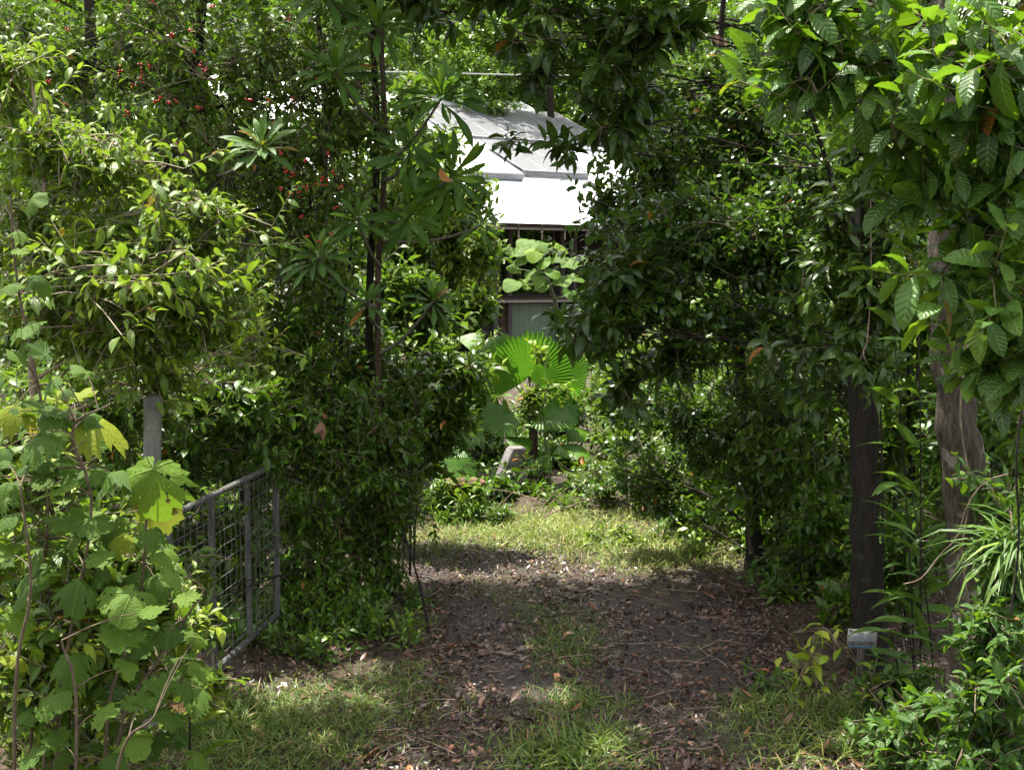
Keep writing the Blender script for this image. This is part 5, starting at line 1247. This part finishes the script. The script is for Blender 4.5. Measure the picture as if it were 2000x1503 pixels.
# ------------------------------------------------------------------ leaf litter and grass
def ground_scatter(n, y0, y1, seed, xr=(-4.5, 5.0)):
    rg = np.random.default_rng(seed)
    yy = y0 + (y1 - y0) * rg.random(n); xx = rg.uniform(xr[0], xr[1], n) * (yy / 8.0)
    p = np.stack([xx, yy, height(xx, yy)], 1)
    return p, project(p), rg
p, q, rg = ground_scatter(175000, 4.8, 13, 3)
on_drive = np.interp(q[:, 1], [a[0] for a in drive_px[::-1]], [a[1] for a in drive_px[::-1]]), np.interp(q[:, 1], [a[0] for a in drive_px[::-1]], [a[2] for a in drive_px[::-1]])
ind = (q[:, 0] > on_drive[0]) & (q[:, 0] < on_drive[1])
rut = np.exp(-((q[:, 0] - (on_drive[0] + 0.27 * (on_drive[1] - on_drive[0]))) / 60) ** 2) + np.exp(-((q[:, 0] - (on_drive[0] + 0.75 * (on_drive[1] - on_drive[0]))) / 70) ** 2)
clump = 0.5 + 0.5 * np.sin(p[:, 0] * 3.1 + 2 * np.sin(p[:, 1] * 1.7)) * np.sin(p[:, 1] * 2.3 + p[:, 0])
keep = rg.random(len(p)) < np.where(ind, np.clip(0.34 + 0.62 * clump - 0.42 * rut, 0.06, 1), 0.34)
p = p[keep]; ind = ind[keep]; n = len(p)
a = rg.random(n) * 6.28; d = norm(np.stack([np.cos(a), np.sin(a), rg.normal(0, 0.22, n)], 1))
p[:, 2] += np.where(ind, 0.026, 0.010) + 0.012 * rg.random(n)
size = rg.gamma(2.4, 0.0095, n) + 0.010
lr = np.clip(rg.beta(1.2, 3.0, n), 0, 1)
litter = batch('leaf_litter', T_LITTER, frames(d, 0.4, size, rg), p, lr, M['litter'], rg=rg)
litter['kind'] = 'stuff'; litter['label'] = 'red-brown fallen leaves strewn over the driveway'; litter['category'] = 'leaf litter'
# the largest single leaves on the dirt
g_fl = 'large fallen leaves on the driveway'
rgL = np.random.default_rng(77)
lit_meshes = []
for v_ in range(6):
    t = T_FALLEN[v_]
    me = np_mesh('fallen_leaf', t[0], t[1], np.full(len(t[0]), [0.35, 0.5, 0.7, 0.98, 0.42, 0.85][v_]), t[2]); me.materials.append(M['litter']); lit_meshes.append(me)
for k in range(70):
    py = rgL.uniform(1150, 1500); l_ = np.interp(py, [a[0] for a in drive_px[::-1]], [a[1] for a in drive_px[::-1]]); r__ = np.interp(py, [a[0] for a in drive_px[::-1]], [a[2] for a in drive_px[::-1]])
    g_ = G(rgL.uniform(l_ + 20, r__ - 20), py); g_[2] = float(height(g_[0], g_[1])) + 0.045
    o = bpy.data.objects.new('fallen_leaf', lit_meshes[k % 6]); C.objects.link(o); o.location = g_; o.rotation_euler = (rgL.normal(0, 0.2), rgL.normal(0, 0.2), rgL.random() * 6.28); o.scale = (rgL.uniform(0.07, 0.13),) * 3
    tag(o, 'large curled brown fallen leaf lying on the driveway dirt', 'leaf', g_fl)

tw_a = []; tw_r = []
for k in range(260):
    g_ = G(rgL.uniform(700, 1650), rgL.uniform(1120, 1500)); a_ = rgL.random() * 6.28; l_ = rgL.uniform(0.05, 0.28)
    e_ = g_ + np.array([math.cos(a_) * l_, math.sin(a_) * l_, 0]); g_[2] = float(height(g_[0], g_[1])) + 0.035; e_[2] = float(height(e_[0], e_[1])) + 0.04
    tw_a.append(bezier(g_[None], ((g_ + e_) / 2 + rgL.normal(0, 0.02, 3))[None], e_[None], 4)[0]); tw_r.append(np.linspace(0.004, 0.002, 4) * rgL.uniform(0.6, 1.5))
v, f = tubes(np.array(tw_a), np.array(tw_r), 4)
tl_ = link('twig_litter', np_mesh('twig_litter', v, f), M['dry'], kind='stuff'); tl_['label'] = 'small dead twigs scattered over the driveway dirt'; tl_['category'] = 'twig litter'

# grass: density painted in patches along the verges, the centre strip and the lit bank
patches = [(600, 1430, 180, 75, 0.9, 0.11), (500, 1500, 180, 60, 0.9, 0.12), (1110, 1475, 105, 45, 0.9, 0.22), (1125, 1380, 75, 28, 0.9, 0.15), (1110, 1265, 60, 42, 1.7, 0.115), (1230, 1380, 25, 12, 0.6, 0.14), (1500, 1385, 80, 22, 0.8, 0.15), (1640, 1400, 140, 40, 0.6, 0.16), (1800, 1460, 200, 60, 0.8, 0.2),
           (1560, 1470, 120, 40, 0.45, 0.14), (870, 1062, 80, 22, 1.4, 0.13), (1040, 1052, 110, 22, 1.4, 0.16), (1270, 1096, 140, 18, 1.4, 0.15), (900, 1100, 90, 14, 0.7, 0.09), (1200, 1118, 180, 10, 0.5, 0.08), (1020, 1160, 130, 24, 0.8, 0.08), (1300, 1150, 90, 20, 0.3, 0.07), (1370, 1270, 40, 12, 0.35, 0.1),
           (1085, 1200, 70, 24, 1.2, 0.09), (790, 1330, 70, 30, 0.4, 0.14), (480, 1420, 100, 40, 0.7, 0.25), (820, 1200, 40, 60, 0.35, 0.14), (900, 1370, 60, 20, 0.25, 0.1), (1200, 1060, 260, 20, 0.8, 0.2), (1000, 1440, 600, 70, 0.16, 0.07), (720, 1375, 140, 40, 0.6, 0.09), (1300, 1420, 120, 40, 0.2, 0.07), (1060, 1012, 130, 16, 0.8, 0.16), (1200, 1020, 120, 16, 0.6, 0.15)]
def make_grass(name, label, sel, n, y0, y1, seed, xr, lrm=0.52):
    p, q, rg = ground_scatter(n, y0, y1, seed, xr)
    dens = np.zeros(len(p)); hgt = np.zeros(len(p)); ws = np.zeros(len(p)) + 1e-6
    for i in sel:
        cx, cy, sx, sy, a_, h_ = patches[i]
        w = a_ * np.exp(-((q[:, 0] - cx) / sx) ** 2 - ((q[:, 1] - cy) / sy) ** 2); dens += w; hgt += w * h_; ws += w
    cl = 0.5 + 0.3 * np.sin(p[:, 0] * 5 + 2 * np.sin(p[:, 1] * 4)) * np.sin(p[:, 1] * 6 + p[:, 0] * 3) + 0.3 * np.sin(p[:, 0] * 13 + 3 * np.sin(p[:, 1] * 7)) * np.sin(p[:, 1] * 11 - p[:, 0] * 4)
    k = rg.random(len(p)) < np.clip(dens, 0, 1) * (0.35 + 0.65 * cl) * (dens > 0.08)
    p = p[k]; h_ = (hgt / ws)[k]; n = len(p)
    d = norm(np.stack([rg.normal(0, 0.55, n), rg.normal(0, 0.55, n), 0.75 + 0.3 * rg.random(n)], 1))
    p[:, 2] += 0.005
    R = frames(d, 0.3, h_ * rg.uniform(0.45, 1.25, n), rg)
    R[:, :, 0] *= 0.95
    lr = np.clip(rg.normal(lrm, 0.22, n), 0, 0.95); lr[rg.random(n) < 0.05] = 1.0
    o = batch(name, T_BLADE, R, p, lr, M['grass'], rg=rg)
    o['label'] = label; o['category'] = 'grass'; o['kind'] = 'stuff'
    return o
make_grass('grass', 'tufts of short grass along the near verges and centre strip', [0, 1, 2, 3, 4, 5, 6, 7, 8, 9, 15, 16, 17, 18, 19, 20, 21, 22, 24, 25, 26], 150000, 5.2, 9.6, 200, (-3.2, 4.2))
make_grass('grass', 'grass bank tinted a sunlit yellow-green at the far end of the driveway', [10, 11, 12, 13, 14, 15, 16, 23, 27, 28], 90000, 9.6, 15.4, 201, (-1.6, 2.6), 0.82)  # bank blades coloured lighter and yellower than the near grass to imitate sunlight
